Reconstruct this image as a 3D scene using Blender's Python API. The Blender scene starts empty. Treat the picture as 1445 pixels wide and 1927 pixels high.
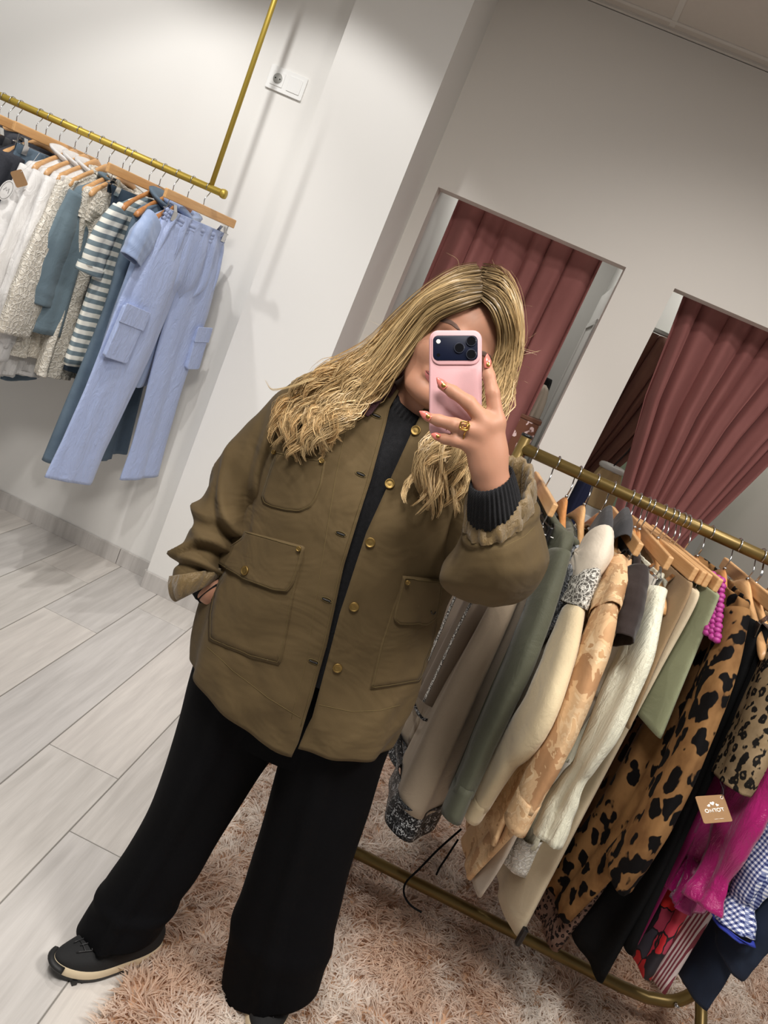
import bpy, bmesh, math, random
import numpy as np
from mathutils import Vector, Matrix
from mathutils.bvhtree import BVHTree

# ------------------------------------------------------------------ camera, world, lights, exposure
SC = bpy.context.scene
COL = SC.collection
CX, CY, FPX = 722.5, 963.5, 1450.0
_n = np.array([-2322., 5240., FPX]); _n /= np.linalg.norm(_n)
_y = np.array([257.5, -293.5, FPX]); _y /= np.linalg.norm(_y)
_z = -_n; _y = _y - _z * (_y @ _z); _y /= np.linalg.norm(_y); _x = np.cross(_y, _z)
RW = np.array([_x, _y, _z])                      # camera axes (right, down, forward) -> world
CAM = np.array([0., 0., 1.52])
cam_d = bpy.data.cameras.new('camera'); cam = bpy.data.objects.new('camera', cam_d); COL.objects.link(cam)
cam_d.sensor_width = 36; cam_d.lens = 36 * FPX / 1927; cam_d.clip_start = .05
_m = Matrix.Identity(4)
for i in range(3):
    _m[i][0] = RW[i, 0]; _m[i][1] = -RW[i, 1]; _m[i][2] = -RW[i, 2]; _m[i][3] = CAM[i]
cam.matrix_world = _m
SC.camera = cam

W = bpy.data.worlds.new('world'); SC.world = W; W.use_nodes = True
W.node_tree.nodes['Background'].inputs[0].default_value = (1, .975, .95, 1)
W.node_tree.nodes['Background'].inputs[1].default_value = .21
SC.view_settings.view_transform = 'Standard'; SC.view_settings.look = 'None'
SC.view_settings.exposure = 0.0; SC.view_settings.gamma = 1; SC.view_settings.use_curve_mapping = False

def spot(name, loc, aim, power, deg, blend=.25, size=.03, col=(1, .97, .93)):
    l = bpy.data.lights.new(name, 'SPOT'); l.energy = power; l.spot_size = math.radians(deg); l.spot_blend = blend
    l.shadow_soft_size = size; l.color = col
    o = bpy.data.objects.new(name, l); COL.objects.link(o); o.location = loc
    o.rotation_euler = (Vector(aim) - Vector(loc)).to_track_quat('-Z', 'Y').to_euler(); return o
def area(name, loc, aim, power, sx, sy, col=(1, .96, .91)):
    l = bpy.data.lights.new(name, 'AREA'); l.energy = power; l.shape = 'RECTANGLE'; l.size = sx; l.size_y = sy; l.color = col
    o = bpy.data.objects.new(name, l); COL.objects.link(o); o.location = loc
    o.rotation_euler = (Vector(aim) - Vector(loc)).to_track_quat('-Z', 'Y').to_euler(); return o
spot('downlight_rail', (-1.12, 1.8, 2.83), (-1.16, 3.18, 0), 54, 90, .3, .03, (1, .985, .965))
spot('downlight_rail_left', (-2.1, 1.8, 2.83), (-2.14, 3.1, .2), 52, 98, .4, .03, (1, .985, .965))
spot('downlight_floor', (-1.0, .9, 2.83), (-.85, 1.5, 0), 60, 90, .6, .05)
area('fill_front', (-.35, .1, 2.84), (-.35, .1, 0), 48, .6, .6)  # added soft fill from overhead, out of view; not a known fixture
area('fill_rack', (1.1, .7, 2.84), (1.1, .7, 0), 46, .6, .6)  # another added overhead fill, brightens the rack side and rug
spot('downlight_fitting', (.75, 1.7, 2.83), (.7, 3.1, .9), 60, 95, .8, .06, (1, .95, .9))
area('cubicle_fill', (-.2, 4.2, 2.5), (-.2, 4.2, 0), 6, .4, .4); area('cubicle_fill_right', (.95, 4.5, 2.5), (.95, 4.4, 0), 7, .4, .4)  # unseen fills added to lift the dark cubicle interiors
# ------------------------------------------------------------------ measuring helpers
def ray(px, py): return RW @ np.array([px - CX, py - CY, FPX])
def at(px, py, Y): d = ray(px, py); return CAM + d * (Y / d[1])
def atz(px, py, z): d = ray(px, py); return CAM + d * ((z - CAM[2]) / d[2])
def cz(px, py, dep): d = np.array([px - CX, py - CY, FPX]); return CAM + RW @ (d * dep / FPX)
def proj(p):
    c = RW.T @ (np.asarray(p, float) - CAM); return CX + FPX * c[0] / c[2], CY + FPX * c[1] / c[2]
def S(r, g=None, b=None):
    c = (r, g, b) if g is not None else r
    return tuple((x / 12.92 if x <= .04045 else ((x + .055) / 1.055) ** 2.4) for x in (v / 255 for v in c)) + (1,)
rng = np.random.default_rng(7)

# ------------------------------------------------------------------ materials
class NT:
    def __init__(s, name):
        s.m = bpy.data.materials.new(name); s.m.use_nodes = True; s.t = s.m.node_tree; s.t.nodes.clear()
        s.out = s.n('ShaderNodeOutputMaterial'); s.b = s.n('ShaderNodeBsdfPrincipled'); s.l(s.b.outputs[0], s.out.inputs[0])
    def n(s, ty, **k):
        q = s.t.nodes.new(ty)
        for a, v in k.items():
            if a.startswith('i_'):
                key = a[2:]; q.inputs[int(key) if key.isdigit() else key].default_value = v
            else: setattr(q, a, v)
        return q
    def l(s, a, b): s.t.links.new(a, b)
    def coord(s, scale=(1, 1, 1), rot=(0, 0, 0), kind='Object'):
        c = s.n('ShaderNodeTexCoord'); mp = s.n('ShaderNodeMapping'); mp.inputs['Scale'].default_value = scale
        mp.inputs['Rotation'].default_value = rot; s.l(c.outputs[kind], mp.inputs[0]); return mp.outputs[0]
    def noise(s, v, scale, det=3, rough=.55, dist=0):
        q = s.n('ShaderNodeTexNoise'); q.inputs['Scale'].default_value = scale; q.inputs['Detail'].default_value = det
        q.inputs['Roughness'].default_value = rough; q.inputs['Distortion'].default_value = dist; s.l(v, q.inputs['Vector']); return q
    def vor(s, v, scale, feat='F1', rnd=1):
        q = s.n('ShaderNodeTexVoronoi'); q.feature = feat; q.inputs['Scale'].default_value = scale; q.inputs['Randomness'].default_value = rnd
        s.l(v, q.inputs['Vector']); return q
    def wave(s, v, scale, dirn='X', dist=0):
        q = s.n('ShaderNodeTexWave'); q.bands_direction = dirn; q.inputs['Scale'].default_value = scale; q.inputs['Distortion'].default_value = dist
        s.l(v, q.inputs['Vector']); return q
    def ramp(s, f, stops, interp='LINEAR'):
        q = s.n('ShaderNodeValToRGB'); q.color_ramp.interpolation = interp; e = q.color_ramp.elements
        while len(e) < len(stops): e.new(.5)
        for k, (p, c) in enumerate(stops): e[k].position = p; e[k].color = c if len(c) == 4 else S(*c)
        s.l(f, q.inputs[0]); return q.outputs[0]
    def mix(s, f, a, b):
        q = s.n('ShaderNodeMix'); q.data_type = 'RGBA'
        for sock, v in ((q.inputs[0], f), (q.inputs[6], a), (q.inputs[7], b)):
            if hasattr(v, 'is_linked') or isinstance(v, bpy.types.NodeSocket): s.l(v, sock)
            else: sock.default_value = v
        return q.outputs[2]
    def math(s, op, a, b=0.):
        q = s.n('ShaderNodeMath'); q.operation = op
        for sock, v in ((q.inputs[0], a), (q.inputs[1], b)):
            if isinstance(v, bpy.types.NodeSocket): s.l(v, sock)
            else: sock.default_value = v
        return q.outputs[0]
    def add(s, a, b):
        q = s.n('ShaderNodeVectorMath'); s.l(a, q.inputs[0])
        if isinstance(b, bpy.types.NodeSocket): s.l(b, q.inputs[1])
        else: q.inputs[1].default_value = b
        return q.outputs[0]
    def col(s, v):
        if isinstance(v, bpy.types.NodeSocket): s.l(v, s.b.inputs['Base Color'])
        else: s.b.inputs['Base Color'].default_value = v
    def bump(s, h, strength=.3, dist=.002):
        q = s.n('ShaderNodeBump'); q.inputs['Strength'].default_value = strength; q.inputs['Distance'].default_value = dist
        s.l(h, q.inputs['Height'])
        if s.b.inputs['Normal'].is_linked: s.l(s.b.inputs['Normal'].links[0].from_socket, q.inputs['Normal'])
        s.l(q.outputs[0], s.b.inputs['Normal'])
    def set(s, **k):
        for a, v in k.items(): s.b.inputs[a.replace('_', ' ')].default_value = v
        return s

def plain(name, c, rough=.5, metal=0, var=.06, scale=6, bump=0, bscale=60):
    t = NT(name); v = t.coord(); q = t.noise(v, scale, 4); c0 = S(c)
    t.col(t.mix(q.outputs[0], tuple(x * (1 - var) for x in c0[:3]) + (1,), tuple(min(1, x * (1 + var)) for x in c0[:3]) + (1,)))
    t.set(Roughness=rough, Metallic=metal)
    if bump: t.bump(t.noise(v, bscale, 3).outputs[0], bump)
    return t.m
def cloth(name, c, c2=None, rough=.85, weave=900, wb=.25, wr=.3, wrs=14, sheen=.15, spec=.3, mottle=5, stretch=(1, 1, 1)):
    t = NT(name); v = t.coord(stretch); q = t.noise(v, mottle, 5, .6); c0 = S(c); c1 = S(c2) if c2 else tuple(x * .86 for x in c0[:3]) + (1,)
    base = t.mix(t.ramp(q.outputs[0], [(.35, (0, 0, 0, 1)), (.65, (1, 1, 1, 1))]), c0, c1)
    fine = t.noise(t.coord((1, 1, 1)), 380, 2)
    base = t.mix(t.math('MULTIPLY', fine.outputs[0], .22), base, tuple(x * .55 for x in c0[:3]) + (1,))
    t.col(base); t.set(Roughness=rough); t.b.inputs['Specular IOR Level'].default_value = spec
    t.b.inputs['Sheen Weight'].default_value = sheen; t.b.inputs['Sheen Roughness'].default_value = .5
    w1 = t.wave(v, weave / 6.28, 'X'); w2 = t.wave(v, weave / 6.28, 'Z')
    t.bump(t.math('MULTIPLY', w1.outputs[1], w2.outputs[1]), wb, .0006)
    if wr: t.bump(t.noise(v, wrs, 4, .6, .6).outputs[0], wr, .012)
    return t.m
def knit(name, c, rib=900, axis='X', c2=None):
    t = NT(name); v = t.coord(); q = t.noise(v, 160, 3); t.col(t.mix(q.outputs[0], S(c), S(c2) if c2 else tuple(x * 1.7 + .006 for x in S(c)[:3]) + (1,)))
    t.set(Roughness=.95); t.b.inputs['Sheen Weight'].default_value = .04; t.b.inputs['Specular IOR Level'].default_value = .12
    t.bump(t.wave(v, rib / 6.28, axis, 1.2).outputs[1], .8, .0025); t.bump(q.outputs[0], .5, .001); return t.m
def denim(name, c, light):
    t = NT(name); v = t.coord(); q = t.noise(v, 7, 5, .6); f = t.noise(t.coord((300, 300, 40)), 3, 2)
    b = t.mix(t.ramp(q.outputs[0], [(.35, (0, 0, 0, 1)), (.7, (1, 1, 1, 1))]), S(c), S(light))
    t.col(t.mix(t.math('MULTIPLY', f.outputs[0], .3), b, tuple(x * .5 for x in S(c)[:3]) + (1,))); t.set(Roughness=.85)
    t.bump(t.wave(t.coord((1, 1, 1), (0, .7, 0)), 180, 'X').outputs[1], .3, .0006); t.bump(q.outputs[0], .25, .01); return t.m
def satin(name, c, c2, crink=26, str_=.5, rough=.33):
    t = NT(name); v = t.coord((1.6, 1.6, .55)); q = t.noise(v, 9, 4); t.col(t.mix(q.outputs[0], S(c), S(c2)))
    t.set(Roughness=rough); t.b.inputs['Sheen Weight'].default_value = .25; t.b.inputs['Specular IOR Level'].default_value = .45
    t.bump(t.noise(v, crink, 5, .65, 1.2).outputs[0], str_, .012); return t.m
def leopard(name, base, base2, dark, scale=14, ring=False, sheen=.1):
    t = NT(name); v = t.coord((1, 1, .75)); d = t.noise(v, scale * .9, 2)
    vv = t.add(v, t.mix(.8 / scale, (0, 0, 0, 1), d.outputs[1]))
    q = t.vor(vv, scale, 'SMOOTH_F1', .9); q.inputs['Smoothness'].default_value = .35; q2 = t.vor(t.add(v, (3.1, 1.7, 2.2)), scale * 2.3, 'F1', 1)
    n = t.noise(v, scale * .6, 3); bcol = t.mix(t.ramp(n.outputs[0], [(.38, (0, 0, 0, 1)), (.62, (1, 1, 1, 1))]), S(base), S(base2))
    m = t.math('ADD', q.outputs[0], t.math('MULTIPLY', t.math('SUBTRACT', t.noise(v, scale * 2.2, 1).outputs[0], .5), .4))
    if ring:
        msk = t.ramp(m, [(0, (0, 0, 0, 1)), (.12, (0, 0, 0, 1)), (.16, (1, 1, 1, 1)), (.40, (1, 1, 1, 1)), (.45, (0, 0, 0, 1))])
        inner = t.ramp(m, [(0, (1, 1, 1, 1)), (.17, (1, 1, 1, 1)), (.2, (0, 0, 0, 1))])
        bcol = t.mix(inner, bcol, tuple(x * .55 for x in S(base)[:3]) + (1,))
    else:
        msk = t.ramp(m, [(0, (1, 1, 1, 1)), (.41, (1, 1, 1, 1)), (.46, (0, 0, 0, 1))])
    t.col(t.mix(msk, bcol, S(dark))); t.set(Roughness=.85); t.b.inputs['Specular IOR Level'].default_value = .12
    t.bump(t.noise(v, 18, 4).outputs[0], .3, .012); return t.m
def metal(name, c, rough=.3, var=.08, met=1.):
    t = NT(name); q = t.noise(t.coord(), 30, 3); c0 = S(c)
    t.col(t.mix(q.outputs[0], tuple(x * (1 - var) for x in c0[:3]) + (1,), c0)); t.set(Metallic=met, Roughness=rough); return t.m
def wood(name, c, c2, axis=(2, 26, 26), rough=.38):
    t = NT(name); v = t.coord(axis); q = t.noise(v, 5, 4, .6, .5); t.col(t.mix(t.ramp(q.outputs[0], [(.3, S(c)), (.7, S(c2))]), S(c), S(c2)) if 0 else t.ramp(q.outputs[0], [(.3, S(c)), (.72, S(c2))]))
    t.set(Roughness=rough); t.b.inputs['Coat Weight'].default_value = .25; t.b.inputs['Coat Roughness'].default_value = .25
    t.bump(q.outputs[0], .08, .001); return t.m

# ------------------------------------------------------------------ mesh helpers
OFF = {}
def link(o): COL.objects.link(o); return o
def root(name, label, cat, loc=(0, 0, 0), rz=0., group=None, world=True):
    o = bpy.data.objects.new(name, None); link(o); o.location = loc; o.rotation_euler = (0, 0, rz); o.empty_display_size = .05
    o['label'] = label; o['category'] = cat
    if group: o['group'] = group
    OFF[o.name] = np.array(loc, float) if world else np.zeros(3)
    return o
def mk(name, V, F, mat, parent=None, smooth=True, solid=0, sub=0, origin=None, label=None, kind=None, bev=0):
    me = bpy.data.meshes.new(name); V = np.asarray(V, float)
    if parent is not None and parent.name in OFF: V = V - OFF[parent.name]
    if origin is not None: V = V - np.array(origin)
    if isinstance(F, np.ndarray):
        n, k = F.shape; me.vertices.add(len(V)); me.vertices.foreach_set('co', V.astype(np.float32).ravel())
        me.loops.add(n * k); me.loops.foreach_set('vertex_index', F.astype(np.int32).ravel())
        me.polygons.add(n); me.polygons.foreach_set('loop_start', np.arange(0, n * k, k, dtype=np.int32))
        me.update(calc_edges=True)
    else:
        me.from_pydata(V.tolist(), [], [list(map(int, f)) for f in F]); me.update()
    if smooth: me.polygons.foreach_set('use_smooth', np.ones(len(me.polygons), bool))
    if mat: me.materials.append(mat)
    o = bpy.data.objects.new(name, me); link(o)
    if origin is not None: o.location = origin
    if parent is not None:
        o.parent = parent; OFF[o.name] = OFF.get(parent.name, np.zeros(3)) + (np.array(origin) if origin is not None else 0)
    if label: o['label'] = label
    if kind: o['kind'] = kind
    if bev:
        b = o.modifiers.new('bevel', 'BEVEL'); b.width = bev; b.segments = 2; b.limit_method = 'ANGLE'
    if solid:
        s = o.modifiers.new('solid', 'SOLIDIFY'); s.thickness = solid; s.offset = 0
    if sub:
        s = o.modifiers.new('sub', 'SUBSURF'); s.levels = sub; s.render_levels = sub
    return o
class MB:
    def __init__(s): s.V = []; s.F = []; s.n = 0
    def add(s, V, F):
        V = np.asarray(V, float); s.V.append(V); s.F += [[int(i) + s.n for i in f] for f in F]; s.n += len(V); return s
    def build(s, name, mat, parent=None, **k): return mk(name, np.concatenate(s.V), s.F, mat, parent, **k)
def grid(P, cu=False, cv=False):
    m, n = P.shape[:2]; F = []
    for i in range(m if cu else m - 1):
        for j in range(n if cv else n - 1):
            a, b = i, (i + 1) % m; c, d = j, (j + 1) % n
            F.append([a * n + c, a * n + d, b * n + d, b * n + c])
    return P.reshape(-1, 3), F
def box(c, s, R=None):
    c = np.array(c, float); h = np.array(s, float) / 2
    V = np.array([[x, y, z] for x in (-1, 1) for y in (-1, 1) for z in (-1, 1)]) * h
    if R is not None: V = V @ np.asarray(R).T
    return V + c, [[0, 1, 3, 2], [4, 6, 7, 5], [0, 4, 5, 1], [2, 3, 7, 6], [0, 2, 6, 4], [1, 5, 7, 3]]
def resamp(pts, n):
    pts = np.asarray(pts, float); d = np.r_[0, np.cumsum(np.linalg.norm(np.diff(pts, axis=0), axis=1))]; t = np.linspace(0, d[-1], n)
    return np.stack([np.interp(t, d, pts[:, k]) for k in range(pts.shape[1])], 1)
def spline(pts, n):
    """Catmull-Rom through the points, n samples (any number of columns)"""
    p = np.asarray(pts, float); m = len(p)
    if m < 3: return resamp(p, n)
    q = np.vstack([2 * p[0] - p[1], p, 2 * p[-1] - p[-2]]); t = np.linspace(0, m - 1 - 1e-9, n); i = t.astype(int); f = (t - i)[:, None]
    a, b, c, d = q[i], q[i + 1], q[i + 2], q[i + 3]
    return .5 * (2 * b + (c - a) * f + (2 * a - 5 * b + 4 * c - d) * f ** 2 + (3 * b - a - 3 * c + d) * f ** 3)
def frames(pts, up=(0, 0, 1)):
    t = np.gradient(pts, axis=0); t /= np.linalg.norm(t, axis=1)[:, None] + 1e-12
    u = np.array(up, float); A = []; 
    u = u - t[0] * (u @ t[0])
    if np.linalg.norm(u) < 1e-4: u = np.cross(t[0], (1, 0, .3))
    u /= np.linalg.norm(u)
    for k in range(len(pts)):
        u = u - t[k] * (u @ t[k]); u /= np.linalg.norm(u) + 1e-12; A.append(u)
    A = np.array(A); return t, A, np.cross(t, A)
def tube(pts, r, n=8, up=(0, 0, 1), caps=True, rb=None, disp=None):
    pts = np.asarray(pts, float); m = len(pts); r = np.broadcast_to(np.asarray(r, float), (m,)); rb = r if rb is None else np.broadcast_to(np.asarray(rb, float), (m,))
    t, A, B = frames(pts, up); th = np.linspace(0, 2 * np.pi, n, endpoint=False)
    P = pts[:, None] + A[:, None] * (np.cos(th)[None, :, None] * r[:, None, None]) + B[:, None] * (np.sin(th)[None, :, None] * rb[:, None, None])
    if disp is not None:
        d = disp(np.linspace(0, 1, m)[:, None], th[None, :]); P = P + (P - pts[:, None]) / np.maximum(1e-6, np.linalg.norm(P - pts[:, None], axis=2))[..., None] * d[..., None]
    V, F = grid(P, False, True)
    if caps: F = F + [list(range(n))[::-1], list(range((m - 1) * n, m * n))]
    return V, F
def uvs(c, r, n=12, m=8, R=None):
    P = [];
    for i in range(m + 1):
        a = np.pi * i / m
        for j in range(n):
            b = 2 * np.pi * j / n; P.append([np.sin(a) * np.cos(b), np.sin(a) * np.sin(b), np.cos(a)])
    P = np.array(P) * np.array(r)
    if R is not None: P = P @ np.asarray(R).T
    return grid((P + np.array(c)).reshape(m + 1, n, 3), False, True)
def prism(poly, d0, d1):
    """poly (n,3) outline, extruded from poly+d0 to poly+d1"""
    poly = np.asarray(poly, float); n = len(poly); V = np.vstack([poly + d0, poly + d1])
    return V, [list(range(n))[::-1], list(range(n, 2 * n))] + [[i, (i + 1) % n, n + (i + 1) % n, n + i] for i in range(n)]
def rrect(w, h, r, n=5):
    P = []
    for cx, cy, a0 in ((w / 2 - r, h / 2 - r, 0), (-w / 2 + r, h / 2 - r, 90), (-w / 2 + r, -h / 2 + r, 180), (w / 2 - r, -h / 2 + r, 270)):
        for k in range(n + 1):
            a = math.radians(a0 + 90 * k / n); P.append((cx + r * math.cos(a), cy + r * math.sin(a)))
    return np.array(P)
# ------------------------------------------------------------------ the room
def wallmat(name, c, var=.03):
    t = NT(name); v = t.coord(); q = t.noise(v, 1.3, 3); c0 = S(c)
    t.col(t.mix(q.outputs[0], tuple(x * (1 - var) for x in c0[:3]) + (1,), c0)); t.set(Roughness=.75); t.b.inputs['Specular IOR Level'].default_value = .25
    t.bump(t.noise(v, 90, 4).outputs[0], .08, .002); return t.m
M_wall = wallmat('white_wall_paint', (233, 231, 227)); M_wall_back = wallmat('warm_white_paint', (226, 221, 214))
M_grey = wallmat('pale_grey_paint', (200, 200, 196)); M_ceil = plain('ceiling_tile', (205, 196, 186), .9, var=.03, scale=40, bump=.1, bscale=300)
M_ceilgrid = plain('ceiling_grid_metal', (214, 208, 200), .5)
M_grout = plain('tile_grout', (128, 124, 118), .9)
def tilemat(k):
    t = NT('wood_look_tile_%s' % 'abc'[k]); v = t.coord((14, 1.1, 1)); q = t.noise(v, 2.2, 5, .6, .35); g = t.noise(t.coord((120, 3, 1)), 3, 3, .6, .3)
    c = [((214, 209, 203), (189, 184, 178)), ((219, 213, 206), (197, 191, 185)), ((208, 204, 200), (184, 180, 176))][k]
    b = t.ramp(q.outputs[0], [(.32, S(*c[1])), (.62, S(*c[0]))]); t.col(t.mix(t.math('MULTIPLY', g.outputs[0], .42), b, S(172, 166, 160)))
    t.set(Roughness=.42); t.b.inputs['Specular IOR Level'].default_value = .4; t.bump(g.outputs[0], .12, .001); return t.m
TILE = [tilemat(k) for k in range(3)]
def struct(name, V, F, m, parent=None, smooth=False, **k):
    o = mk(name, V, F, m, parent, smooth=smooth, **k)
    if parent is None: o['kind'] = 'structure'
    return o
FL = struct('floor', *box((0.2, 1.9, -.012), (6.4, 8.4, .02)), M_grout)
# planks 0.2285 x 1.2 m
joint = {-3: 2.81, -4: 2.5, -5: 2.81, -2: 1.86, -1: 1.61, -6: 2.2}
pw = .2285; x0 = -.303; seam = {}
_tile_me = {}
kt = 0
for i in range(-10, 12):
    xa = x0 + (i) * pw; xb = xa + pw
    if xa < -2.7 or xb > 2.4: continue
    j0 = joint.get(i, 1.61 + .41 * ((i * 7) % 3))
    for j in range(-2, 3):
        ya = j0 + j * 1.2; yb = ya + 1.2
        if yb < -.2 or ya > 4.8: continue
        key = kt % 3
        if key not in _tile_me:
            h = np.array([pw / 2 - .0016, .6 - .0016]); e = .0012
            V = [[sx * h[0], sy * h[1], -.006] for sx, sy in ((-1, -1), (1, -1), (1, 1), (-1, 1))] + [[sx * h[0], sy * h[1], -e] for sx, sy in ((-1, -1), (1, -1), (1, 1), (-1, 1))] + [[sx * (h[0] - e), sy * (h[1] - e), 0] for sx, sy in ((-1, -1), (1, -1), (1, 1), (-1, 1))]
            F = [[8, 9, 10, 11]] + [[a + 4 * k, (a + 1) % 4 + 4 * k, (a + 1) % 4 + 4 * k + 4, a + 4 * k + 4] for k in range(2) for a in range(4)]
            o = mk('tile', V, F, TILE[key], FL, smooth=False); _tile_me[key] = o.data
        else:
            o = bpy.data.objects.new('tile', _tile_me[key]); link(o); o.parent = FL
        o.location = ((xa + xb) / 2, (ya + yb) / 2, 0); kt += 1
ZC = 2.855
YL = 3.09; YP = 3.0; YB = 3.4
struct('wall_left', *box((-1.9, YL + .06, ZC / 2), (1.7, .12, ZC)), M_wall)
struct('wall_pillar', *box((-.87, (YP + YB + .1) / 2, ZC / 2), (.4, YB + .1 - YP, ZC)), M_wall)
# back wall with two cubicle openings, one continuous extruded outline
A0, A1, B0, B1, ZT = -.607, .236, .449, 1.55, 2.022
out = [(-.67, 0), (A0, 0), (A0, ZT), (A1, ZT), (A1, 0), (B0, 0), (B0, ZT), (B1, ZT), (B1, 0), (2.3, 0), (2.3, ZC), (-.67, ZC)]
mbw = MB()
def qbox(x0_, x1_, z0_, z1_): mbw.add(*box(((x0_ + x1_) / 2, YB + .05, (z0_ + z1_) / 2), (x1_ - x0_, .1, z1_ - z0_)))
bw = bmesh.new(); vs = [bw.verts.new((x, YB, z)) for x, z in out]; f = bw.faces.new(vs)
ex = bmesh.ops.extrude_face_region(bw, geom=[f]); bmesh.ops.translate(bw, verts=[v for v in ex['geom'] if isinstance(v, bmesh.types.BMVert)], vec=(0, .1, 0))
bmesh.ops.recalc_face_normals(bw, faces=bw.faces); bmesh.ops.triangulate(bw, faces=[q for q in bw.faces if len(q.verts) > 4])
me = bpy.data.meshes.new('wall_back'); bw.to_mesh(me); bw.free(); me.materials.append(M_wall_back); wb = link(bpy.data.objects.new('wall_back', me)); wb['kind'] = 'structure'
# cubicle interiors: rear wall and the partition between the two
struct('wall_cubicle_rear', *box((.8, 4.95, 1.43), (3.1, .1, ZC)), M_grey)
struct('wall_cubicle_side', *box((.342, 4.2, 1.43), (.1, 1.4, ZC)), M_grey)
struct('wall_cubicle_end', *box((1.52, 4.2, 1.43), (.06, 1.4, ZC)), M_wall_back)
struct('wall_cubicle_start', *box((-.66, 4.2, 1.43), (.1, 1.4, ZC)), M_grey)
# moulded grey door panel inside the first cubicle (on the partition side)
# ceiling: lay-in panels in a grid
CE = struct('ceiling', *box((-.1, 2.0, ZC + .03), (5.6, 6.0, .03)), M_ceilgrid)
cv = None
for ix in range(-4, 4):
    for iy in range(-3, 1):
        xa = -.01 + ix * .6; yb = 3.31 + iy * .6
        if cv is None: o = mk('panel', *box((0, 0, 0), (.578, .578, .012)), M_ceil, CE, smooth=False, bev=.002); cv = o.data
        else: o = bpy.data.objects.new('panel', cv); link(o); o.parent = CE
        o.location = (xa + .3, yb - .3, ZC + .012)
mt = MB(); mt.add(*box((-.1, 3.39, ZC + .008), (5.2, .02, .012))); mt.add(*box((-.1, 3.31, ZC + .008), (5.2, .022, .012)))
for ix in range(-4, 5): mt.add(*box((-.01 + ix * .6, 1.6, ZC + .009), (.022, 3.5, .012)))
mt.build('grid_strip', M_ceilgrid, CE, smooth=False)
mt = MB(); mt.add(*box((-.1, 3.355, ZC + .016), (5.2, .055, .01))); mt.build('edge_panel', M_ceil, CE, smooth=False)
# skirting tiles
def skirt(name, xs, y, parts):
    r = struct(name, *box(((xs[0] + xs[1]) / 2, y - .004, .037), (xs[1] - xs[0], .006, .074)), M_grout)
    for a, b in parts:
        mk('skirting_tile', *box(((a + b) / 2, y - .008, .038), (b - a - .003, .011, .076)), TILE[2], r, smooth=False, bev=.001)
skirt('baseboard_left', (-2.7, -1.07), YL, [(-2.7, -2.4), (-2.4, -1.245), (-1.245, -1.07)])
skirt('baseboard_pillar', (-1.072, -.67), YP, [(-1.072, -.67)])
struct('baseboard_pillar_side', *box((-1.076, (YP + YL) / 2 - .004, .037), (.008, YL - YP - .004, .075)), TILE[2])
# socket and switch plate on the left wall
M_plast = plain('white_plastic', (240, 240, 238), .3, var=.01); M_dark = plain('dark_plastic', (25, 25, 26), .4)
M_steel = metal('brushed_steel', (190, 190, 188), .3)
sp = root('socket_plate', 'white double wall plate with a power socket and a blank rocker switch', 'socket', (-1.25, YL, 2.1))
pc = np.array([-1.243, YL, 2.103])
def plate(w, h, r, cx, cz_, y0, y1): P = rrect(w, h, r); return prism(np.c_[P[:, 0] + cx, np.zeros(len(P)), P[:, 1] + cz_] + pc, (0, y1, 0), (0, y0, 0))
mk('frame', *plate(.152, .084, .005, 0, 0, 0, -.011), M_plast, sp, smooth=False, bev=.0015)
s1 = mk('socket', *plate(.052, .052, .003, -.0355, 0, -.011, -.014), M_plast, sp, smooth=False, bev=.001)
th = np.linspace(0, 2 * np.pi, 25)[:-1]
ringP = np.stack([np.c_[np.cos(th) * r_ - .0355, np.full(24, y_), np.sin(th) * r_] + pc for r_, y_ in ((.022, -.014), (.0205, -.0155), (.019, -.0145), (.0185, -.0142))])
V, F = grid(ringP, False, True); mk('socket_rim', V, F, M_plast, s1)
V, F = prism(np.c_[np.cos(th) * .0187 - .0355, np.zeros(24), np.sin(th) * .0187] + pc, (0, -.0143, 0), (0, -.0146, 0)); mk('socket_well', V, F, plain('socket_shadow_grey', (176, 176, 172), .5), s1)
mh = MB()
for dx in (-.0095, .0095): mh.add(*prism(np.c_[np.cos(th) * .0028 - .0355 + dx, np.zeros(24), np.sin(th) * .0028] + pc, (0, -.0144, 0), (0, -.0149, 0)))
mh.build('pin_hole', M_dark, s1)
mk('rocker', *plate(.054, .054, .003, .0355, 0, -.011, -.0145), M_plast, sp, smooth=False, bev=.001)

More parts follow.
